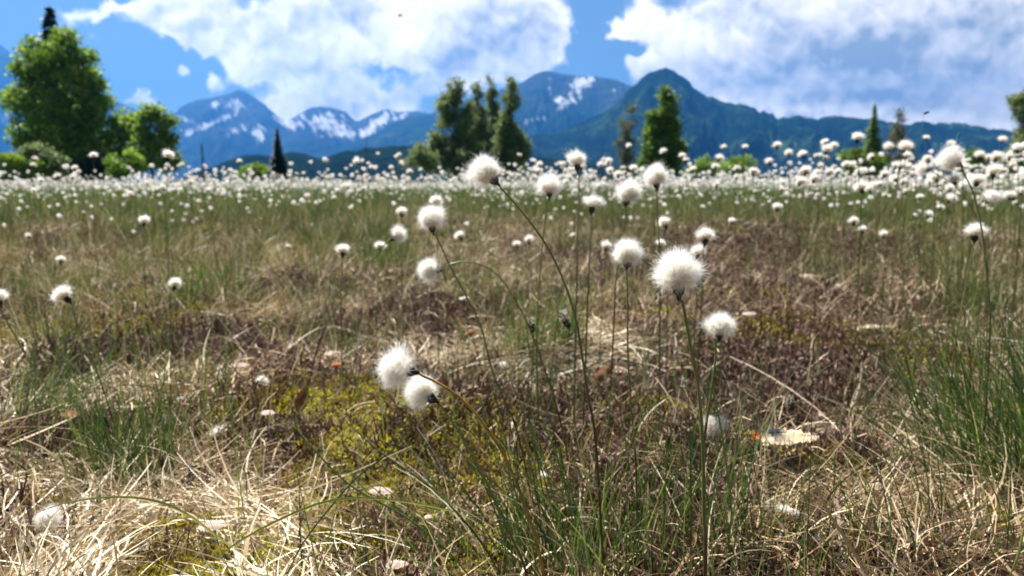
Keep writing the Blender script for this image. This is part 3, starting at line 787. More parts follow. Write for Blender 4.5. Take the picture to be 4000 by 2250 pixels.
for (c, wpx, ax, pts, lab, var, sr, orange) in HEROES:
    if wpx == 0: continue
    real = .030 if wpx > 45 else (.027 if wpx > 30 else .026)
    D = real * F_PX / wpx
    if lab.startswith('large blurred tuft below') or lab.startswith('wide blurred'): D = 1.0; real = D * wpx / F_PX
    lying = 'lying' in lab
    if lying:
        g = ground_at(c[0], c[1], .034); D = np.dot(g - np.array([0, 0, CAM_H]), np.array([0, math.cos(PITCH), -math.sin(PITCH)]))
        real = wpx * D / F_PX; D -= .012
    cen = at(c[0], c[1], D)
    cp, sp_ = math.cos(PITCH), math.sin(PITCH)
    axis = np.array([ax[0], 0, 0]) + ax[1] * np.array([0, sp_, cp]) + ax[2] * np.array([0, -cp, sp_])
    axis /= np.linalg.norm(axis)
    head = cen - axis * real * .40
    ps = [at(p[0], p[1], D) for p in pts]
    # the stem goes on to the ground below the last picture point
    last = ps[-1]
    if last[2] > .01 and not lying:
        prev = ps[-2]
        dirp = last - prev; k = 0
        if dirp[2] < -1e-4:
            t = min((last[2]) / -dirp[2], 4.0)
            x = last[0] + dirp[0] * t * .5; y = last[1]
        else: x, y = last[0], last[1]
        ps.append(foot_of((x, y)))
    else:
        ps = [p for p in ps if p[2] > .012]
        ps.append(foot_of(ps[-1] if ps else cen))
    tufts = (HERO if wpx >= 60 else MID)
    m = tufts[var % len(tufts)]
    if not lying:
        below = head - axis * real * .16
        ps = [below] + ps
    cottongrass(head, axis, real * .93, ps, lab, m, sr, None, M_ORANGE if orange else M_STEM, True, nseg=60 if wpx >= 60 else 30)

# ------------------------------------------------------------------ the many flowers farther back
def head_field():
    xs = []; ys = []; hs = []; rs = []
    def dens(az, r):
        u = np.tan(az)                                   # left -.69 .. right .69
        near = np.interp(u, [-.8, -.4, -.1, .1, .3, .5, .8], [3.0, 5.0, 11, 22, 30, 44, 44])
        mid = np.interp(u, [-.8, -.4, 0, .3, .8], [44, 46, 46, 54, 60])
        return np.where(r < 4.2, near + (mid - near) * np.clip((r - 2.0) / 2.2, 0, 1) ** 1.5, mid) * np.clip((r - 1.25) / .5, 0, 1)
    out = []
    for r0, r1, keep in ((1.25, 6, 1), (6, 14, 1), (14, 30, .55), (30, 85, .16)):
        area = AZH * (r1 ** 2 - r0 ** 2)
        n = int(area * 60 * keep)
        r = np.sqrt(rng.uniform(r0 * r0, r1 * r1, n)); a = rng.uniform(-AZH, AZH, n)
        x = r * np.sin(a); y = r * np.cos(a)
        k = rng.random(n) < dens(a, r) / 60 * np.clip(.62 + 2.4 * fbm(x * .8 + 70, y * .45 + 31, 3), .03, 1.7)
        x, y, r, a = x[k], y[k], r[k], a[k]
        u = np.tan(a)
        hm = np.interp(u, [-.8, -.3, .1, .4, .8], [.355, .36, .375, .41, .445]) + .075 * np.clip((r - 2) / 2.5, 0, 1)
        h = rng.normal(0, .05, len(x)) + hm
        low = rng.random(len(x)) < .33
        h = np.where(low, h - rng.uniform(.04, .24, len(x)), h)
        h = np.maximum(h, .10); h = np.minimum(h, CAM_H + r * np.interp(u, [-.4, 0, .3, .45, .7], [.030, .042, .045, .052, .056])); h = np.where(r > 9, np.minimum(h, .53), h)
        out.append((x, y, h, r))
    # drifts of taller flowers that stand against the mountains
    for (u0, u1, r0, r1, n, h0, sh) in ((.30, .72, 1.9, 5.5, 170, .42, .055), (.42, .72, 1.5, 3.2, 36, .41, .035), (-.26, -.14, 3.0, 6.5, 60, .44, .06), (.02, .26, 2.4, 5.5, 70, .42, .04), (-.55, -.30, 3.2, 7.0, 55, .42, .045)):
        u = rng.normal((u0 + u1) / 2, (u1 - u0) / 3.2, n); r = rng.uniform(r0, r1, n)
        y = r / np.sqrt(1 + u * u); h = np.minimum(rng.normal(h0, sh, n), CAM_H + r * .050)
        out.append((u * y, y, h, r))
    return [np.concatenate(z) for z in zip(*out)]
hx, hy, hh, hr = head_field()
gz = ground_h(hx, hy)
# image position of every head
dv = np.stack([hx, hy, gz + hh - CAM_H], 1)
depth = dv[:, 1] * math.cos(PITCH) - dv[:, 2] * math.sin(PITCH)
upc = dv[:, 1] * math.sin(PITCH) + dv[:, 2] * math.cos(PITCH)
ipx = 1288 + F_PX * dv[:, 0] / depth; ipy = 724.5 - F_PX * upc / depth
infr = (ipx > 5) & (ipx < 2571)
order = np.argsort(np.where(infr, hr, 1e9))
N_IND = 300 - sum(1 for h in HEROES if h[1])
ind = order[:N_IND]
mask_far = np.ones(len(hx), bool); mask_far[ind] = False

XZ = [(330, 'before the big green tree'), (460, 'before the small leafy tree'), (640, 'below the snowy mountain'), (780, 'by the small black spruce'),
      (1060, 'below the snowy saddle'), (1340, 'before the centre trees'), (1530, 'below the high mountain'), (1730, 'before the lone poplar'),
      (1900, 'before the light green bushes'), (2110, 'below the forested ridge'), (2290, 'before the narrow spruce'), (2430, 'left of the dark oval bush'), (2600, 'by the right edge')]
ORD = ['leftmost', 'second', 'third', 'fourth', 'fifth', 'sixth', 'seventh', 'eighth', 'ninth', 'tenth', 'eleventh', 'twelfth', 'thirteenth', 'fourteenth', 'fifteenth', 'sixteenth', 'seventeenth', 'eighteenth', 'nineteenth', 'twentieth']
ORDX = ['20th', '21st', '22nd', '23rd', '24th', '25th', '26th', '27th', '28th', '29th'] + ['%dth' % q_ for q_ in range(30, 60)]
cells = {}
for i in ind:
    px, py, wpx = ipx[i], ipy[i], .027 * F_PX / depth[i]
    z = next(s_ for lim, s_ in XZ if px < lim)
    v = 'high above the horizon' if py < 420 else ('just above the horizon' if py < 462 else ('at the far grass tops' if py < 500 else ('in the green grass' if py < 560 else 'over brown ground')))
    s_ = 'larger' if wpx > 28 else ('small' if wpx < 17 else 'middling')
    cells.setdefault((s_, v, z), []).append(i)
LAB = {}
for (s_, v, z), mem in cells.items():
    mem.sort(key=lambda i: ipx[i])
    for k, i in enumerate(mem):
        o_ = '' if len(mem) == 1 else (ORD[k] + (' ' if k == 0 else ' from left, ') if k < 19 else ORDX[k - 19] + ' from left, ')
        LAB[i] = '%s%s tuft %s, %s' % (o_, s_, v, z)
low_shared = {}
for i in ind:
    wpx = .027 * F_PX / depth[i]
    foot = np.array([hx[i] + random.gauss(0, .03), hy[i] + random.gauss(0, .03), 0]); foot[2] = float(ground_h(foot[0], foot[1])) - .004
    head = np.array([hx[i], hy[i], gz[i] + hh[i]])
    ax = np.array([random.gauss(0, .38), random.gauss(0, .38), 1.0]); ax /= np.linalg.norm(ax)
    dia = random.uniform(.021, .031)
    mid = (head * .55 + foot * .45) - np.array([ax[0], ax[1], 0]) * .05
    cottongrass(head, ax, dia, [head - ax * dia * .16, mid, foot], LAB[i], MID if hr[i] < 3.0 else LOW, .0007, spik=True, sides=4, nseg=9)

def far_flowers():
    x, y, h, r, z = hx[mask_far], hy[mask_far], hh[mask_far], hr[mask_far], gz[mask_far]
    n = len(x)
    print('far flowers', n)
    Bc = Bag(); Bs = Bag()
    cen = np.stack([x, y, z + h], 1)
    rad = rng.uniform(.010, .0155, n) * np.where(r > 30, 2.0, np.where(r > 14, 1.35, 1.0))
    near = r < 12
    # lumpy balls: a low icosphere with each vertex pushed in and out
    import bmesh
    for lod, msk in ((2, near), (1, ~near)):
        bm = bmesh.new(); bmesh.ops.create_icosphere(bm, subdivisions=lod, radius=1)
        iv = np.array([v.co[:] for v in bm.verts]); it = np.array([[v.index for v in f.verts] for f in bm.faces]); bm.free()
        c = cen[msk]; m = len(c); k = len(iv)
        pr = rad[msk][:, None] * rng.uniform(.68, 1.25, (m, k))
        sq = rng.uniform(.62, .95, m)[:, None]
        th = rng.uniform(0, 6.28, m)[:, None]
        vx = iv[None, :, 0] * np.cos(th) - iv[None, :, 1] * np.sin(th); vy = iv[None, :, 0] * np.sin(th) + iv[None, :, 1] * np.cos(th)
        vz = iv[None, :, 2] * sq
        V = c[:, None, :] + np.stack([vx, vy, np.broadcast_to(vz, vx.shape)], -1) * pr[..., None]
        T = (np.arange(m)[:, None, None] * k + it[None]).reshape(-1, 3)
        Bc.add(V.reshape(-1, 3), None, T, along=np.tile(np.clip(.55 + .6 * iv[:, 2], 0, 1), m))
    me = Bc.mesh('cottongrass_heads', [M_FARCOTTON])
    o = tag(obj('cottongrass_drift', me), 'countless tiny white cotton tufts merging into a band along the horizon', 'cottongrass', kind='stuff')
    s = r < 25; c = cen[s]; m = len(c)
    tgt = np.stack([c[:, 0], c[:, 1], z[s]], 1)
    v, q, ix, al = ribbons(tgt, rng.uniform(0, 6.28, m), np.radians(rng.uniform(0, 3, m)), np.zeros(m), h[s], .0012 + .00025 * r[s], 1, tipw=.8)
    Bs.add(v, q, tint=rng.beta(2, 3, m)[ix], along=al)
    obj('stems', Bs.mesh('stems', [M_GREEN]), o)
far_flowers()

# ------------------------------------------------------------------ spent heads, seed heads, fluff
def spent(px, py, hpx, label, lean=(0, 1), grey=False, depthf=1.0, stemc=M_STEM, D=None):
    if D is None:
        g = ground_at(px, py + hpx * 1.8)
        D = np.dot(g - np.array([0, 0, CAM_H]), np.array([0, math.cos(PITCH), -math.sin(PITCH)])) * depthf
    c = at(px, py, D); foot = foot_of(c)
    root = empty('spent_cottongrass', foot); tag(root, label, 'seed head', 'spent cottongrass heads')
    H = hpx * D / F_PX
    ax = Vector((lean[0], 0, lean[1])).normalized()
    mw = Matrix.Translation(Vector(c - ax * 0 - foot)) @ ax.to_track_quat('Z', 'Y').to_matrix().to_4x4()
    B = Bag(); r = np.random.default_rng(int(px))
    v, q, al = tube([(0, 0, -.5 * H), (0, 0, -.3 * H), (0, 0, 0), (0, 0, .3 * H), (0, 0, .5 * H)], np.array([.06, .17, .22, .15, .03]) * H, 8)
    B.add(v + r.normal(0, .012 * H, v.shape), q, along=al)
    k = 46; a = r.uniform(0, 6.28, k); zz = r.uniform(-.4, .42, k) * H
    rt = np.stack([.17 * H * np.cos(a), .17 * H * np.sin(a), zz], 1)
    v, q, ix, al = ribbons(rt, a, np.radians(r.uniform(5, 50, k)), np.radians(r.uniform(-30, 10, k)), r.uniform(.10, .2, k) * H, r.uniform(.05, .09, k) * H, 2, twist=np.zeros(k))
    B.add(v, q, along=al)
    s = obj('spikelet', B.mesh('spikelet', [M_DARK]), root); s.matrix_local = mw
    if grey:
        B = Bag(); k = 120; a = r.uniform(0, 6.28, k); zz = r.uniform(-.25, .5, k) * H
        rt = np.stack([.2 * H * np.cos(a), .2 * H * np.sin(a), zz], 1)
        v, q, ix, al = ribbons(rt, a, np.radians(r.uniform(10, 80, k)), np.zeros(k), r.uniform(.05, .14, k) * H, r.uniform(.03, .06, k) * H, 1, twist=np.zeros(k))
        B.add(v, q, along=al)
        f = obj('tuft', B.mesh('tuft', [M_COTTON]), root); f.matrix_local = mw
    bot = Vector(c) - ax * H * .45
    P = spline([bot, (np.array(bot) * .5 + foot * .5) - np.array([ax[0] * .01, 0, 0]), foot], 12) - foot
    v, q, al = tube(P, .00028 if px == 2330 else .0007, 5); B = Bag(); B.add(v, q, along=al * .4 + .55, tint=0)
    obj('stem', B.mesh('stem', [stemc], True), root)
spent(1422, 806, 48, 'grey and white speckled seed head beside the crossing stems, right one of two', (-.45, 1), True, .8)
spent(1338, 818, 40, 'speckled seed head half behind the arching stem, left one of two', (-.2, 1), True, .8)
spent(1988, 1015, 38, 'white topped black seed head above the large pale dead leaf', (-.1, 1), True, .92, M_ORANGE)
spent(1722, 967, 30, 'black head with a white cap on dark heather right of centre', (0, 1), True, .97)
spent(1681, 1115, 38, 'slim black spikelet standing left of the tallest stem', (0, 1), False, .95)
spent(265, 1062, 28, 'black spikelet with pale fluff, leftmost of the lower left group', (0, 1), False, .95)
spent(327, 1066, 34, 'black spikelet beside a white scrap in the left tussock', (0.15, 1), False, .95)
spent(402, 1068, 26, 'brownish black spikelet right in the left tussock', (0.2, 1), False, .95)
spent(498, 1085, 26, 'lone black spikelet right of the left tussock', (0, 1), False, .95)
spent(408, 1165, 26, 'stubby black spikelet at the foot of the left tussock', (0.1, 1), False, .95)
spent(74, 1372, 34, 'black spikelet with a grey tip in the bottom left corner', (.3, 1), True, .95, M_ORANGE)
spent(570, 683, 18, 'small dark spikelet over the left moss patch', (.2, 1), False, .97)
spent(2330, 284, 14, 'brown bud standing alone against the cloud, above the right hand ridge', (1, .4), False, 1, D=1.3)

def fluff(px, py, wpx, label, sq=.35):
    g = ground_at(px, py, .030)
    D = np.dot(g - np.array([0, 0, CAM_H]), np.array([0, math.cos(PITCH), -math.sin(PITCH)]))
    o = obj('cotton_scrap', random.choice(LOW)); sc = wpx * D / F_PX
    o.location = g + np.array([0, 0, .004]); o.scale = (sc, sc * .7, sc * sq)
    o.rotation_euler = (random.uniform(-.3, .3), random.uniform(-.3, .3), random.uniform(0, 6.28))
    tag(o, label, 'cotton scrap', 'scraps of cotton lying on the ground')
fluff(545, 1100, 60, 'white fluffy scrap on dark twigs left of centre')
fluff(2405, 1132, 66, 'white feathery scrap at the foot of the big right tussock', .2)
fluff(1368, 1208, 40, 'bright white scrap beside the moss at the bottom centre')
fluff(2392, 955, 36, 'bluish white scrap in the grass at right under the long thin stem')
fluff(1975, 1300, 66, 'pale greyish scrap in the straw at the bottom right')
fluff(360, 1290, 30, 'tiny white scrap on the straw right of the grey tuft', .4)
fluff(455, 1012, 26, 'tiny white scrap in the left tussock', .4)
fluff(2055, 1370, 40, 'white scrap at the bottom right below the greyish one', .3)
fluff(1265, 928, 40, 'dull white scrap on the straw behind the green stems', .4)
fluff(1170, 760, 34, 'dull scrap on the straw below the arching stem', .4)

# ------------------------------------------------------------------ dead leaves
def leaf(px, py, wpx, m, label, aspect=.45, curl=.35, tiltx=0.2, rotz=0.0, lift=.006, upright=0.0, tipm=None):
    g = ground_at(px, py, .032)
    D = np.dot(g - np.array([0, 0, CAM_H]), np.array([0, math.cos(PITCH), -math.sin(PITCH)]))
    L = wpx * D / F_PX
    r = np.random.default_rng(int(px * 3 + py))
    nu, nv = 27, 11
    u = np.linspace(0, 1, nu); v = np.linspace(-1, 1, nv)
    Uu, Vv = np.meshgrid(u, v, indexing='ij')
    half = aspect * .5 * np.sin(math.pi * np.clip(Uu, .0, 1) ** .8) ** .75
    edge = 1 + .10 * np.abs(Vv) * np.sin(Uu * 60)
    X = (Uu - .5); Y = Vv * half * edge
    Z = -curl * (Y * Y) * 2.2 + .05 * np.sin(Uu * 3.1) + .03 * np.cos((Uu * 9 - np.abs(Vv)) * 6.28) * np.abs(Vv) ** .5 - .1 * (Uu - .5) ** 2 + .012 * r.normal(0, 1, Uu.shape)
    V = np.stack([X, Y, Z], -1).reshape(-1, 3) * L
    i = np.arange(nu - 1)[:, None] * nv; j = np.arange(nv - 1)[None, :]
    q = np.stack([i + j, i + j + nv, i + j + nv + 1, i + j + 1], -1).reshape(-1, 4)
    root = empty('fallen_leaf', g + np.array([0, 0, lift])); root.rotation_euler = (tiltx * .35 if upright == 0 else tiltx, -upright, rotz)
    tag(root, label, 'leaf', 'dead leaves on the bog')
    mi = None; mats = [m]
    if tipm is not None:
        mats.append(tipm); mi = (q[:, 0] // nv < 4).astype(int)
    me = mesh_from('blade', V, q, None, mats, None, True, mi)
    obj('blade', me, root)
    vv, qq, al = tube(spline([(-.68 * L, .02 * L, -.02 * L), (-.5 * L, 0, -.01 * L), (0, 0, .06 * L), (.48 * L, 0, 0)], 12), np.linspace(.012, .004, 12) * L, 5)
    obj('leaf_stalk', mesh_from('leaf_stalk', vv, qq, None, [M_LEAFB]), root)
leaf(1972, 1125, 165, M_LEAFP, 'large curled cream leaf with a rust red tip in the straw at right', .5, .5, .35, -.15, .014, 0, M_LEAFO)
leaf(2190, 835, 80, M_LEAFP, 'long narrow pale leaf lying right of the purple heather', .28, .3, .4, .15, .012)
leaf(1340, 985, 62, M_LEAFPK, 'pale pinkish leaf lying behind the green stems', .5, .4, .5, .2, .010)
leaf(603, 932, 60, M_LEAFPK, 'whitish leaf with curled rim left of centre', .45, .5, .5, -.2, .010)
leaf(838, 900, 46, M_LEAFPK, 'small whitish leaf above the orange one', .55, .4, .6, .5, .010)
leaf(848, 925, 26, M_LEAFO, 'small bright orange leaf left of the nodding pair', .55, .5, .6, -.2, .008)
leaf(762, 1030, 70, M_LEAFB, 'dark brown leaf standing on edge in the straw', .5, .6, .9, 1.2, .016, .9)
leaf(1525, 960, 66, M_LEAFB, 'brown curled leaf standing on edge in heather at centre', .5, .9, 1.0, .6, .018, .5)
leaf(1500, 1105, 60, M_LEAFB, 'dim brown leaf leaning in the heather under the centre stems', .5, .8, .9, 1.0, .012, .8)
leaf(540, 1345, 80, M_LEAFPK, 'pinkish brown leaf flat in the straw at the lower left', .6, .4, .4, .2, .010)
leaf(675, 1055, 44, M_LEAFPK, 'small pink leaf in the moss left of centre', .6, .3, .5, -.3, .010)
leaf(1185, 850, 44, M_LEAFB, 'reddish leaf with pale edge on the heather behind the stems', .5, .6, .7, .4, .012, .3)
leaf(960, 1260, 70, M_LEAFPK, 'pale crumpled leaf at the bottom centre below the moss', .5, .6, .5, -.4, .012)
leaf(1080, 1322, 26, M_LEAFP, 'small pale leaf scrap in the straw at the bottom centre', .6, .3, .6, .3, .010)
leaf(180, 1060, 60, M_LEAFB, 'dull brown leaf in the straw left of the tussock', .55, .4, .5, -.4, .010)
leaf(1000, 1440, 60, M_LEAFPK, 'pale leaf cut by the bottom edge left of centre', .6, .3, .4, .1, .008)
leaf(1885, 800, 40, M_LEAFPK, 'small pale leaf lying on the yellow moss at right', .6, .5, .5, .1, .012)
leaf(2030, 700, 44, M_LEAFPK, 'crumpled pale leaf on the brown ground right of centre', .7, .8, .5, .1, .012)

# a few single blades that the eye picks out in front
def long_blade(pts, D, wid, m, label, tint=.6):
    P = spline([at(p[0], p[1], d) for p, d in zip(pts, D)], 26)
    k = len(P); foot = P[0].copy()
    root_p = foot
    side = np.cross(np.gradient(P, axis=0), np.array([0, -1, .3])); side /= np.linalg.norm(side, axis=1)[:, None]
    ww = wid * np.sin(np.linspace(.55, math.pi - .06, k)) ** .6 * .5
    mid = P + np.cross(side, np.gradient(P, axis=0) / np.linalg.norm(np.gradient(P, axis=0), axis=1)[:, None]) * (ww * .5)[:, None]
    V = np.stack([P - side * ww[:, None], mid, P + side * ww[:, None]], 1).reshape(-1, 3) - root_p
    i = np.arange(k - 1)[:, None] * 3
    q = np.concatenate([i + np.array([0, 1, 4, 3]), i + np.array([1, 2, 5, 4])], 0)
    me = mesh_from('arching_sedge', V, q, None, [m], {'tint': np.full(3 * k, tint), 'along': np.full(3 * k, .8)}, True)
    o = obj('arching_sedge', me); o.location = root_p
    tag(o, label, 'grass blade', 'long single grass blades in front')
long_blade([(500, 1449), (590, 1370), (740, 1290), (860, 1255), (1000, 1260), (1150, 1290), (1220, 1330)], [.62, .6, .57, .56, .57, .6, .62], .0018, M_GREEN, 'long green and tan blade arching over the straw at the bottom left of centre', .82)
long_blade([(620, 1400), (560, 1360), (480, 1300), (400, 1262), (300, 1250), (180, 1262), (90, 1290)], [.62, .61, .60, .60, .61, .63, .66], .0021, M_GREEN, 'bent shiny blade arching left over the dark hollow at the lower left', .85)
long_blade([(720, 1449), (760, 1370), (820, 1290), (900, 1200), (1000, 1120), (1040, 1040)], [.62, .62, .63, .63, .64, .64], .0014, M_GREEN, 'thin dark blade slanting up to the nodding pair', .2)
long_blade([(1830, 1380), (1840, 1280), (1825, 1150), (1800, 1010), (1775, 960)], [.6, .6, .6, .6, .6], .0016, M_GREEN, 'thin upright blade right of the tallest stem', .25)
long_blade([(2180, 1440), (2130, 1360), (2080, 1280), (2040, 1180)], [.58, .58, .58, .58], .0026, M_STRAW, 'orange brown tapering blade standing in the straw at the lower right', .35)
long_blade([(2576, 1330), (2560, 1400), (2540, 1449)], [.6, .58, .56], .0030, M_GREEN, 'bright green blade in the bottom right corner', .75)
long_blade([(1180, 1449), (1120, 1380), (1020, 1300), (880, 1220), (780, 1120), (725, 1050)], [.58, .59, .61, .64, .66, .68], .0016, M_GREEN, 'straight dark green blade slanting up left in front of the moss', .3)
long_blade([(1260, 1449), (1200, 1350), (1090, 1230), (960, 1140), (860, 1050)], [.57, .58, .61, .64, .66], .0015, M_GREEN, 'second dark green blade slanting up left, nearer the centre', .2)

# ------------------------------------------------------------------ trees
def leaf_mat(name, stops, trans=.55):
    m, t, o = new_mat(name)
    c = t.ramp(t.attr('tint'), stops)
    surf(t, o, c, .5, trans, spec=.4)
    return m
M_LIME = leaf_mat('fresh_leaves', [(0, (.055, .12, .015)), (.45, (.16, .27, .03)), (.8, (.28, .40, .035)), (1, (.40, .50, .05))])
M_OLIVE = leaf_mat('olive_leaves', [(0, (.07, .11, .04)), (.5, (.17, .225, .075)), (1, (.30, .35, .13))])
M_POPLAR = leaf_mat('poplar_leaves', [(0, (.05, .11, .015)), (.5, (.13, .22, .025)), (1, (.28, .36, .05))], .55)
M_SPRUCE = leaf_mat('spruce_needles', [(0, (.010, .022, .012)), (.5, (.018, .036, .018)), (1, (.035, .06, .025))], .08)
M_PALETREE = leaf_mat('thin_young_leaves', [(0, (.07, .085, .045)), (.5, (.11, .125, .06)), (1, (.18, .17, .08))], .3)

def leaf_cloud(centers, radii, n, size, seed, clumpn=9, flat=1.0):
    """leaf quads in clumps inside ellipsoids, centers (k,3), radii (k,3)"""
    r = np.random.default_rng(seed)
    C = np.array(centers, float); Rr = np.array(radii, float)
    vol = Rr.prod(1) ** .75; pk = vol / vol.sum()
    nc = max(4, n // clumpn)
    k = r.choice(len(C), nc, p=pk)
    d = unit(r.normal(0, 1, (nc, 3))); rad = r.random(nc) ** .38
    # each lobe is broken into boughs
    nb = 14; bd = unit(r.normal(0, 1, (len(C), nb, 3))) * (r.random((len(C), nb, 1)) ** .4) * .95
    br = r.uniform(.22, .48, (len(C), nb)); bi = r.integers(0, nb, nc)
    cc = C[k] + Rr[k] * (bd[k, bi] + d * (rad * br[k, bi])[:, None])
    ctint = np.clip(.5 + r.normal(0, .22, nc), 0, 1)
    idx = np.repeat(np.arange(nc), clumpn)
    p = cc[idx] + r.normal(0, 1, (len(idx), 3)) * size * np.array([1.5, 1.5, 1.1 * flat])
    nrm = unit(r.normal(0, 1, (len(idx), 3)) + np.array([0, 0, .5])); a = unit(np.cross(nrm, r.normal(0, 1, (len(idx), 3)))); b = np.cross(nrm, a)
    s = size * r.uniform(.5, 1.15, len(idx))[:, None]
    V = np.stack([p - a * s, p + b * s * .62, p + a * s, p - b * s * .62], 1).reshape(-1, 3)
    q = np.arange(len(idx) * 4).reshape(-1, 4)
    ti = np.repeat(np.clip(ctint[idx] + r.normal(0, .12, len(idx)), 0, 1), 4)
    return V, q, ti

def trunk_mesh(h, r0, limbs, seed, lean=0.0, spread=.4, start=.15, limb_len=.35, fine=0):
    r = np.random.default_rng(seed); B = Bag()
    zs = np.linspace(0, 1, 12)
    P = np.stack([lean * zs * h + .02 * h * np.sin(zs * 5 + seed) * zs, .02 * h * np.cos(zs * 4 + seed) * zs, zs * h], 1)
    v, q, al = tube(P, r0 * (1 - zs * .93) * (1 + .5 * np.exp(-zs * 25)), 8); B.add(v, q, along=al)
    for i in range(limbs):
        t = start + (0.95 - start) * (i + r.random()) / limbs
        a = r.uniform(0, 6.28); b0 = np.array([np.interp(t, zs, P[:, k]) for k in range(3)])
        L = limb_len * h * (1.1 - t) * r.uniform(.7, 1.2)
        d = np.array([math.cos(a) * spread, math.sin(a) * spread, 1.0 - spread * .5]); d /= np.linalg.norm(d)
        pts = [b0, b0 + d * L * .5 + r.normal(0, .03, 3) * L, b0 + d * L + np.array([0, 0, .15 * L])]
        S = spline(pts, 7); v, q, al = tube(S, r0 * .38 * (1.1 - t) * np.linspace(1, .15, 7), 5); B.add(v, q, along=al)
        for j in range(fine):
            f = r.uniform(.3, 1); s0 = S[int(f * 6)]; dd = d + r.normal(0, .6, 3); dd /= np.linalg.norm(dd)
            v, q, al = tube([s0, s0 + dd * L * .18, s0 + dd * L * .36 + [0, 0, .04 * L]], r0 * .09 * np.array([1, .6, .25]), 3); B.add(v, q, along=al)
    return B.mesh('trunk', [M_BARK], True)

def tree(name, label, cat, px, py_base, dist, crown_px, mat, nleaf, size, trunk=(.15, 8), seed=1, group='trees behind the meadow', top=None, limb_len=.35, spread=.4, fine=0, start=.15, clumpn=9, flat=1.0):
    """crown_px: list of (px, py, rx, ry) lobes in the picture, put at the tree's distance with real depth"""
    x = cam_dir(px, 466); bx, by = x[0] / x[1] * dist, dist
    root = empty(name, (bx, by, 0)); tag(root, label, cat, group)
    r = np.random.default_rng(seed)
    cs, rs = [], []
    for (cx, cy, rx, ry) in crown_px:
        d = cam_dir(cx, cy); s = dist / d[1]
        cs.append((d[0] * s - bx, r.uniform(-.3, .3) * rx * dist / F_PX, CAM_H + d[2] * s)); k = dist / F_PX
        rs.append((rx * k, max(rx, ry * .3) * k * .9, ry * k))
    zt = max(c[2] + q[2] for c, q in zip(cs, rs)) if top is None else CAM_H + (466 - top) / F_PX * dist
    obj('trunk', trunk_mesh(zt * .93, trunk[0], trunk[1], seed, 0, spread, start, limb_len, fine), root)
    if nleaf:
        V, q, ti = leaf_cloud(cs, rs, nleaf, size, seed, clumpn, flat)
        V[:, 2] = np.maximum(V[:, 2], .05)
        obj('crown', mesh_from('crown', V, q, None, [mat], {'tint': ti}), root)
    return root

def spruce(name, label, px, dist, top_py, halfw, mat=M_SPRUCE, seed=1, layers=26, dens=1.0, group='trees behind the meadow', base_py=470, sz=1.0, cat='spruce tree', taper=.9):
    x = cam_dir(px, 466); bx = x[0] / x[1] * dist
    H = (466 - top_py) / F_PX * dist + CAM_H; Wd = halfw / F_PX * dist
    root = empty(name, (bx, dist, 0)); tag(root, label, cat, group)
    B = Bag(); v, q, al = tube([(0, 0, 0), (0, 0, H * .5), (0, 0, H)], [.035 * Wd + .05, .03 * Wd + .03, .01], 7); B.add(v, q, along=al)
    obj('trunk', B.mesh('trunk', [M_BARK], True), root)
    r = np.random.default_rng(seed); B = Bag()
    P, A, L, ti = [], [], [], []
    for i in range(layers):
        t = i / layers; z = H * (.04 + .94 * t); rad = Wd * (1 - t) ** taper * r.uniform(.75, 1.15) + .03
        nb = int((9 + 10 * (1 - t)) * dens)
        for j in range(nb):
            a = r.uniform(0, 6.28); rr = rad * r.uniform(.7, 1.1)
            m = max(3, int(7 * rr / Wd + 3))
            for s in range(m):
                f = (s + r.random()) / m
                P.append((math.cos(a) * rr * f, math.sin(a) * rr * f, z - rr * .28 * f + r.normal(0, .02) * H * .3)); A.append(a + r.normal(0, .6)); L.append((.20 * Wd * (1.1 - .3 * f)) * (1 - .65 * t) + .006 * H); ti.append(r.beta(2, 2))
    P = np.array(P); A = np.array(A); L = np.array(L); n = len(P); ti = np.array(ti)
    v, q, ix, al = ribbons(P, A, np.radians(r.uniform(85, 120, n)), np.radians(r.uniform(-15, 25, n)), L * sz, L * .55 * sz, 2, twist=r.uniform(-.8, .8, n), tipw=.2)
    B.add(v, q, tint=ti[ix])
    obj('crown', B.mesh('crown', [mat]), root)

# big tree on the left (crown lobes follow its outline)
tree('broadleaf_tree', 'big bright green leafy tree at the far left of the meadow', 'tree', 160, 440, 75,
     [(120, 140, 62, 48), (175, 125, 50, 42), (70, 190, 48, 52), (150, 200, 80, 70), (215, 190, 42, 60), (60, 260, 42, 50), (240, 245, 48, 55), (150, 280, 95, 75), (90, 330, 55, 50), (270, 300, 60, 62), (215, 350, 80, 60), (120, 375, 70, 35), (290, 365, 42, 50), (200, 410, 70, 28), (315, 320, 34, 50), (325, 385, 34, 44)],
     M_LIME, 40000, .20, (.32, 16), 3, limb_len=.42)
spruce('spruce_tree', 'tall dark spruce whose tip rises behind the big green tree', 160, 100, 28, 120, seed=4, layers=54, dens=1.8)
tree('broadleaf_tree', 'small leafy tree with gaps, right of the big green tree', 'tree', 385, 445, 72,
     [(365, 290, 26, 26), (405, 300, 26, 34), (372, 345, 34, 42), (420, 355, 22, 40), (400, 400, 46, 34), (430, 405, 22, 28), (350, 400, 25, 30)], M_LIME, 9000, .19, (.16, 10), 5, limb_len=.4)
tree('bush', 'olive green rounded bush beside the hedge at the far left', 'bush', 105, 440, 62, [(70, 405, 40, 28), (105, 395, 38, 32), (135, 418, 30, 24)], M_OLIVE, 5000, .14, (.06, 6), 6)
tree('bush', 'dark shaded bush under the foot of the big green tree', 'bush', 235, 440, 70, [(200, 425, 40, 26), (250, 420, 40, 30)], M_SPRUCE, 4500, .16, (.06, 6), 7)
tree('bush', 'light green bush between the big and the small leafy tree', 'bush', 315, 440, 66, [(300, 420, 32, 26), (335, 410, 24, 30)], M_LIME, 3200, .15, (.06, 6), 8)
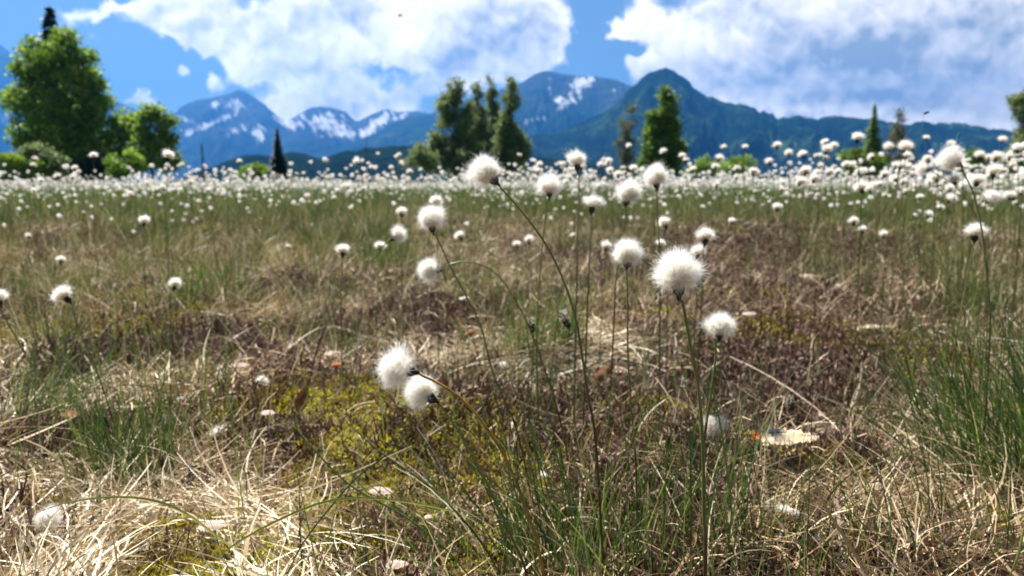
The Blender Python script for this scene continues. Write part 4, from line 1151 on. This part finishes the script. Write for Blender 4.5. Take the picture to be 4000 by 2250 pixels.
# centre group
tree('poplar_tree', 'broad dense tree, leftmost of the centre group', 'tree', 1145, 450, 88,
     [(1140, 225, 24, 30), (1125, 265, 34, 38), (1160, 270, 30, 42), (1115, 315, 36, 48), (1165, 330, 40, 56), (1105, 375, 36, 42), (1150, 400, 56, 50), (1095, 410, 26, 28), (1200, 400, 30, 46)], M_OLIVE, 24000, .16, (.22, 14), 9, limb_len=.3, spread=.25)
tree('poplar_tree', 'narrow pointed poplar, second from the left of the centre group', 'tree', 1200, 450, 92,
     [(1197, 222, 9, 20), (1200, 262, 16, 36), (1205, 315, 26, 46), (1210, 370, 38, 54), (1215, 415, 44, 38)], M_OLIVE, 10500, .18, (.14, 12), 10, limb_len=.2, spread=.2)
tree('poplar_tree', 'thin wispy poplar, third from the left of the centre group', 'tree', 1240, 450, 96,
     [(1233, 205, 7, 18), (1236, 245, 14, 34), (1240, 295, 21, 44), (1245, 350, 36, 60), (1248, 405, 42, 48)], M_OLIVE, 14000, .17, (.13, 14), 11, limb_len=.2, spread=.2, fine=3)
tree('poplar_tree', 'tall pointed poplar, rightmost of the centre group', 'tree', 1288, 450, 86,
     [(1285, 212, 13, 22), (1286, 250, 19, 36), (1288, 300, 23, 46), (1292, 355, 28, 50), (1298, 405, 40, 48), (1312, 385, 20, 46), (1270, 400, 36, 48), (1262, 345, 24, 50)], M_OLIVE, 19000, .155, (.16, 12), 12, limb_len=.2, spread=.2)
tree('bush', 'low olive scrub left of the centre group', 'bush', 1060, 455, 84, [(1055, 385, 26, 22), (1075, 410, 30, 26), (1030, 405, 22, 14)], M_OLIVE, 2600, .17, (.06, 6), 13)
# small spruce and dead tree
spruce('spruce_tree', 'small black green spruce standing alone before the blue mountain', 703, 68, 322, 34, seed=14, layers=44, dens=2.0, taper=1.0)
tree('bare_tree', 'thin leafless tree below the snowy saddle', 'tree', 925, 455, 90, [(925, 330, 10, 25)], M_PALETREE, 0, .2, (.07, 22), 15, top=292, limb_len=.22, spread=.8, fine=4, start=.25)
tree('bush', 'small bright green bush left of the small spruce', 'bush', 640, 455, 75, [(640, 432, 30, 18), (622, 440, 22, 14)], M_LIME, 2200, .15, (.05, 5), 16)
# lone poplar and its pale neighbour
tree('poplar_tree', 'lone dense conical poplar right of centre', 'tree', 1662, 450, 78,
     [(1672, 238, 13, 24), (1675, 280, 24, 38), (1648, 310, 20, 30), (1682, 330, 28, 46), (1645, 350, 30, 42), (1665, 390, 46, 46), (1630, 405, 26, 36), (1700, 390, 20, 46), (1660, 425, 50, 24)], M_POPLAR, 24000, .17, (.2, 12), 17, limb_len=.25, spread=.25)
tree('bare_tree', 'thin pale budding tree just left of the lone poplar', 'tree', 1580, 450, 84, [(1588, 275, 12, 20), (1580, 320, 22, 34), (1570, 370, 26, 34), (1575, 415, 32, 28)], M_PALETREE, 3800, .13, (.10, 20), 18, limb_len=.25, spread=.5, fine=5)
tree('bush', 'light green round bush, left one of two right of the lone poplar', 'bush', 1770, 455, 95, [(1750, 425, 28, 22), (1785, 422, 28, 24)], M_LIME, 2800, .17, (.06, 5), 19)
tree('bush', 'light green round bush, right one of two right of the lone poplar', 'bush', 1855, 455, 100, [(1840, 420, 28, 24), (1870, 418, 28, 26)], M_LIME, 2800, .17, (.06, 5), 20)
spruce('spruce_tree', 'tiny dark conifer right of the two light green bushes', 1915, 110, 418, 14, seed=21, layers=18)
# right side
spruce('spruce_tree', 'narrow dark spruce rising over the right hand ridge', 2188, 75, 262, 50, seed=22, layers=40, dens=1.5, mat=M_POPLAR, taper=1.1)
tree('bare_tree', 'thin wispy budding tree right of the narrow spruce', 'tree', 2262, 455, 80, [(2262, 290, 8, 20), (2262, 335, 20, 34), (2262, 390, 34, 44)], M_PALETREE, 4500, .13, (.09, 22), 23, limb_len=.25, spread=.5, fine=5)
tree('broadleaf_tree', 'dark green leafy tree at the foot of the narrow spruce', 'tree', 2160, 455, 72, [(2150, 410, 34, 40), (2195, 420, 34, 34)], M_POPLAR, 5000, .16, (.1, 8), 24)
tree('bush', 'dark oval bush with a lighter top near the right edge', 'bush', 2452, 455, 66, [(2450, 400, 22, 26), (2455, 430, 26, 34)], M_POPLAR, 4200, .14, (.08, 8), 25)
tree('broadleaf_tree', 'open leafy tree cut by the right edge', 'tree', 2580, 455, 60, [(2575, 260, 30, 36), (2585, 320, 34, 50), (2570, 385, 36, 40), (2590, 430, 50, 34), (2545, 420, 20, 26)], M_OLIVE, 15000, .13, (.15, 14), 26, limb_len=.3, fine=2)

def post():
    d = cam_dir(513, 466); D = 80; bx = d[0] / d[1] * D
    H = (466 - 366) / F_PX * D + CAM_H
    root = empty('wooden_post', (bx, D, 0)); tag(root, 'thin dark post below the snowy mountain at left', 'post')
    v, q, al = tube([(0, 0, 0), (0.02, 0, H * .5), (0, 0, H * .98), (0, 0, H)], [.10, .10, .09, .06], 8)
    obj('shaft', mesh_from('shaft', v, q, None, [M_WOOD], None, True), root)
    v, q, al = tube([(0, 0, H), (0, 0, H + .06), (0, 0, H + .10)], [.11, .10, .01], 8)
    obj('cap', mesh_from('cap', v, q, None, [M_WOOD], None, True), root)
post()
def hedge():
    d0 = cam_dir(-160, 466); d1 = cam_dir(98, 466); D = 60
    x0, x1 = d0[0] / d0[1] * D, d1[0] / d1[1] * D; H = (466 - 386) / F_PX * D + CAM_H
    root = empty('hedge', ((x0 + x1) / 2, D, 0)); tag(root, 'clipped bright green hedge at the far left edge', 'hedge')
    r = np.random.default_rng(5); n = 16000
    p = np.stack([r.uniform(x0, x1, n) - (x0 + x1) / 2, r.uniform(0, 1.8, n), r.uniform(0, 1, n) ** .7 * H], 1)
    p[:, 2] -= .25 * np.clip(p[:, 0] - (x1 - x0) / 2 + 2.5, 0, 9)
    nrm = unit(r.normal(0, 1, (n, 3)) + [0, 0, .4]); a = unit(np.cross(nrm, r.normal(0, 1, (n, 3)))); b = np.cross(nrm, a); s = .10
    V = np.stack([p - a * s, p + b * s * .6, p + a * s, p - b * s * .6], 1).reshape(-1, 3)
    obj('crown', mesh_from('crown', V, np.arange(n * 4).reshape(-1, 4), None, [M_LIME], {'tint': np.repeat(r.beta(3, 2, n), 4)}), root)
    bx = []
    B = Bag()
    for i in range(7):
        xx = (i / 6 - .5) * (x1 - x0) * .9
        v, q, al = tube([(xx, .9, 0), (xx + .05, .9, H * .4), (xx, .9, H * .75)], [.05, .04, .02], 5); B.add(v, q, along=al)
    obj('stems', B.mesh('stems', [M_BARK]), root)
hedge()
def bird():
    c = at(1006, 40, 60)
    root = empty('bird', c); tag(root, 'tiny dark bird flying before the big cloud near the top', 'bird')
    import bmesh
    v, q, al = tube([(-.22, 0, 0), (-.12, 0, 0), (0, 0, .0), (.12, 0, .02), (.2, 0, .03), (.26, 0, .02)], [.02, .04, .06, .05, .035, .004], 8)
    obj('body', mesh_from('body', v, q, None, [M_DARK], None, True), root)
    for s in (-1, 1):
        V = [(.10, s * .03, .03), (-.08, s * .03, .03), (.10, s * .22, .10), (-.05, s * .22, .10), (-.02, s * .5, .04), (-.08, s * .5, .04), (.1, s * .03, .045), (-.08, s * .03, .045), (.10, s * .22, .112), (-.05, s * .22, .112), (-.02, s * .5, .048), (-.08, s * .5, .048)]
        Q = [(0, 1, 3, 2), (2, 3, 5, 4), (6, 8, 9, 7), (8, 10, 11, 9), (0, 2, 8, 6), (2, 4, 10, 8), (1, 7, 9, 3), (3, 9, 11, 5), (4, 5, 11, 10)]
        obj('wing', mesh_from('wing', V, Q, None, [M_DARK]), root)
bird()

# ------------------------------------------------------------------ mountains
def mountain(name, prof, r_ridge, r_foot, mat, amp=.10, bumps=0.0, seed=0, nt=90, na=900, patches=(), expo=1.25, gully=1.0, nsc=1.0):
    px = np.array([p[0] for p in prof], float); py = np.array([p[1] for p in prof], float)
    X = np.linspace(px[0], px[-1], na); Yp = np.interp(X, px, py)
    u = np.zeros(na); el = np.zeros(na)
    for i in range(na):
        d = cam_dir(X[i], Yp[i]); u[i] = d[0] / d[1]; el[i] = d[2] / d[1]
    nz = bumps * (fbm(u * 160 + seed, u * 0 + seed, 3))
    Hh = np.maximum(el * r_ridge, 5) * (1 + nz)
    t = np.concatenate([np.linspace(0, 1, nt), 1 + np.linspace(.03, .45, 10)])
    V = np.zeros((len(t), na, 3)); pyt = np.zeros((len(t), na))
    for k, tt in enumerate(t):
        yk = r_foot + (r_ridge - r_foot) * tt
        g = min(tt, 1) ** expo if tt <= 1 else max(0, 1 - (tt - 1) * 2.0)
        env = math.sin(math.pi * min(tt, 1)) ** .8 if tt < 1 else 0
        # gullies run down the slope: noise stretched along the fall line
        yv = np.full(na, yk)
        ridg = 1 - 2.2 * np.abs(fbm(u * 14 * nsc + seed * 3 + .8 * vnoise(u * 6, yv / 900. + seed), yv / (r_ridge * .22) * nsc + seed, 5, .55))
        fine = fbm(u * 60 * nsc + seed, yv / (r_ridge * .05) * nsc, 3)
        z = Hh * (g + amp * gully * env * (ridg - .75) * .9 + amp * .35 * env * fine)
        # never above the outline
        z = np.minimum(z, el * yk * .985 * (1 + nz)) if tt < 1 else z
        if tt == 0: z = z * 0 - 3
        V[k] = np.stack([u * yk, yv, z], 1)
    nn = na; i = np.arange(len(t) - 1)[:, None] * nn; j = np.arange(nn - 1)[None, :]
    q = np.stack([i + j, i + j + 1, i + j + nn + 1, i + j + nn], -1).reshape(-1, 4)
    VV = V.reshape(-1, 3)
    uu = VV[:, 0] / VV[:, 1]; ee = (VV[:, 2] - CAM_H) / VV[:, 1]
    snow = np.zeros(len(VV))
    for (cx, cy, rx, ry, ang, a) in patches:
        cu, ce = uv_sky(cx, cy); ca, sa = math.cos(math.radians(ang)), math.sin(math.radians(ang))
        du, de = (uu - cu) * F_PX, (ee - ce) * F_PX
        xx = (du * ca + de * sa) / rx; yy2 = (-du * sa + de * ca) / ry
        snow = np.maximum(snow, a * np.exp(-(xx * xx + yy2 * yy2) ** 1.3))
    snow = np.clip((snow * .9 + .85 * fbm(uu * 230 + ee * 150, ee * 110 - uu * 40, 4) - .34) * 2.4, 0, .95) * (snow > .05)
    me = mesh_from(name, VV, q, None, [mat], {'snow': snow}, True)
    return tag(obj(name, me), kind='structure')

def mtn_mat(name, dark, mid, light, sc, rock=None):
    m, t, o = new_mat(name)
    g = t.n.new('ShaderNodeNewGeometry'); pos = g.outputs['Position']
    n1 = t.noise(pos, sc, 6, .6); n2 = t.noise(pos, sc * 7, 4, .6)
    c = t.ramp(t.math('ADD', t.math('MULTIPLY', n1, .7), t.math('MULTIPLY', n2, .3)), [(.38, dark), (.52, mid), (.68, light)])
    if rock is not None:
        z = t.sep(pos)[2]
        c = t.mix(t.smooth(t.math('ADD', z, t.math('MULTIPLY', n1, rock[2])), rock[0], rock[1]), c, (.05, .055, .06))
    c = t.mix(t.attr('snow'), c, (.50, .51, .52))
    surf(t, o, c, 1.0, 0, spec=0.0, bump=n2, bump_d=60)
    return m
MM_FAR = mtn_mat('far_rock_and_forest', (.010, .016, .016), (.02, .028, .026), (.06, .06, .06), .0012, (500, 1500, 700))
MM_HIGH = mtn_mat('high_mountain_slope', (.006, .012, .010), (.016, .030, .018), (.06, .08, .045), .0015, (700, 1500, 500))
MM_FOREST = mtn_mat('forested_slope', (.003, .008, .007), (.009, .022, .012), (.055, .10, .035), .0045)
MM_HILL = mtn_mat('green_hill', (.004, .012, .008), (.010, .026, .012), (.035, .065, .022), .012)

mountain('far_mountains', [(-700, 190), (-300, 110), (-120, 100), (0, 112), (15, 122), (35, 140), (80, 175), (200, 225), (316, 263), (380, 292), (430, 287), (442, 284), (453, 270), (475, 259), (498, 251), (520, 248), (548, 242), (576, 235), (597, 226), (618, 230), (642, 246), (663, 260), (681, 277), (699, 291), (716, 305), (728, 298), (741, 295), (755, 284), (769, 277), (785, 270), (804, 268), (823, 269), (842, 272), (870, 281), (884, 296), (897, 305), (907, 302), (930, 290), (953, 281), (963, 276), (974, 274), (986, 277), (997, 282), (1010, 281), (1030, 280), (1048, 279), (1100, 290), (1300, 330)],
    9000, 5600, MM_FAR, .26, .006, 3, patches=[(592, 260, 26, 14, -10, 1.0), (540, 262, 10, 14, 0, .8), (560, 300, 36, 8, 25, .6), (480, 330, 34, 9, 25, .7), (520, 315, 22, 8, 30, .8), (465, 300, 26, 7, -20, .7), (650, 330, 20, 14, -30, .75),
             (655, 345, 10, 12, -40, .8), (610, 320, 40, 10, 20, .4), (830, 310, 44, 22, -20, .9), (862, 335, 40, 12, 0, 1.0), (800, 315, 24, 18, -25, .9), (720, 310, 26, 12, -30, .8), (760, 300, 14, 16, 0, .7), (925, 330, 30, 16, 25, .9), (955, 305, 40, 12, 30, .9), (1000, 295, 34, 8, 20, .7), (20, 290, 14, 14, 0, .6), (20, 340, 12, 18, 0, .6), (690, 290, 22, 6, -45, .6)])
mountain('high_mountain', [(700, 400), (820, 372), (890, 354), (942, 337), (988, 312), (1030, 295), (1083, 286), (1150, 262), (1216, 235), (1272, 221), (1304, 211), (1328, 197), (1345, 187), (1364, 179), (1385, 179), (1410, 185), (1434, 188), (1462, 190), (1490, 191), (1510, 194), (1525, 195), (1553, 202), (1574, 212), (1650, 235), (1800, 300), (2000, 380)],
    7200, 4200, MM_HIGH, .22, .005, 7, patches=[(1465, 208, 34, 14, 8, 1.0), (1448, 228, 20, 12, 0, .7), (1414, 262, 12, 18, -25, 1.0), (1405, 250, 10, 8, 0, .9), (1385, 225, 5, 26, 0, .4), (1540, 230, 14, 6, 20, .6), (1350, 300, 34, 6, 10, .5), (1440, 250, 30, 12, 20, .4)])
mountain('forested_mountain', [(1000, 440), (1150, 400), (1250, 368), (1346, 338), (1399, 333), (1434, 319), (1469, 305), (1495, 293), (1521, 281), (1560, 250), (1590, 215), (1609, 200), (1628, 187), (1644, 179), (1660, 174), (1676, 172), (1693, 176), (1706, 188), (1720, 190), (1732, 198), (1744, 218), (1757, 230), (1772, 239), (1790, 244), (1807, 249), (1828, 259), (1848, 261), (1863, 261), (1882, 267), (1899, 274), (1912, 281), (1920, 279), (1934, 287), (1944, 285), (1953, 297), (1970, 297), (1983, 294), (1997, 291), (2010, 289), (2021, 292), (2040, 297), (2060, 298), (2078, 291), (2100, 292), (2123, 295), (2165, 298), (2190, 299), (2218, 302), (2255, 310), (2275, 315), (2292, 312), (2305, 307), (2318, 304), (2335, 306), (2352, 311), (2370, 308), (2386, 309), (2405, 310), (2430, 311), (2448, 317), (2464, 318), (2480, 320), (2492, 326), (2500, 322), (2523, 326), (2550, 331), (2700, 350), (3000, 330), (3500, 300)],
    4200, 2200, MM_FOREST, .25, .022, 12, na=1400, nt=110)
mountain('low_hills', [(400, 466), (520, 425), (569, 406), (597, 395), (620, 390), (642, 388), (690, 394), (730, 381), (765, 385), (793, 396), (810, 400), (825, 394), (849, 385), (875, 378), (901, 378), (922, 371), (942, 372), (960, 368), (977, 367), (1030, 366), (1100, 372), (1200, 380), (1300, 390), (1400, 400), (1500, 412), (1700, 430), (1900, 440), (2200, 432), (2600, 425), (3200, 440)],
    1700, 900, MM_HILL, .14, .03, 20, na=1100, nt=50, nsc=1.4)

# ------------------------------------------------------------------ air
def haze():
    X, Y0, Y1, Z0, Z1 = 9500, -400, 14000, -8, 1850
    V = [(-X, Y0, Z0), (X, Y0, Z0), (X, Y1, Z0), (-X, Y1, Z0), (-X, Y0, Z1), (X, Y0, Z1), (X, Y1, Z1), (-X, Y1, Z1)]
    Q = [(0, 3, 2, 1), (4, 5, 6, 7), (0, 1, 5, 4), (1, 2, 6, 5), (2, 3, 7, 6), (3, 0, 4, 7)]
    m = bpy.data.materials.new('haze'); m.use_nodes = True; m.node_tree.nodes.clear()
    o = m.node_tree.nodes.new('ShaderNodeOutputMaterial'); p = m.node_tree.nodes.new('ShaderNodeVolumePrincipled')
    p.inputs['Color'].default_value = (.045, .25, .72, 1)
    p.inputs['Absorption Color'].default_value = (0, 0, 0, 1)
    p.inputs['Density'].default_value = 8.5e-5
    p.inputs['Anisotropy'].default_value = 0.35
    m.node_tree.links.new(p.outputs[0], o.inputs['Volume'])
    me = mesh_from('haze', V, Q, None, [m])
    tag(obj('haze', me), 'thin blue air between the meadow and the mountains', 'haze', kind='stuff')
haze()
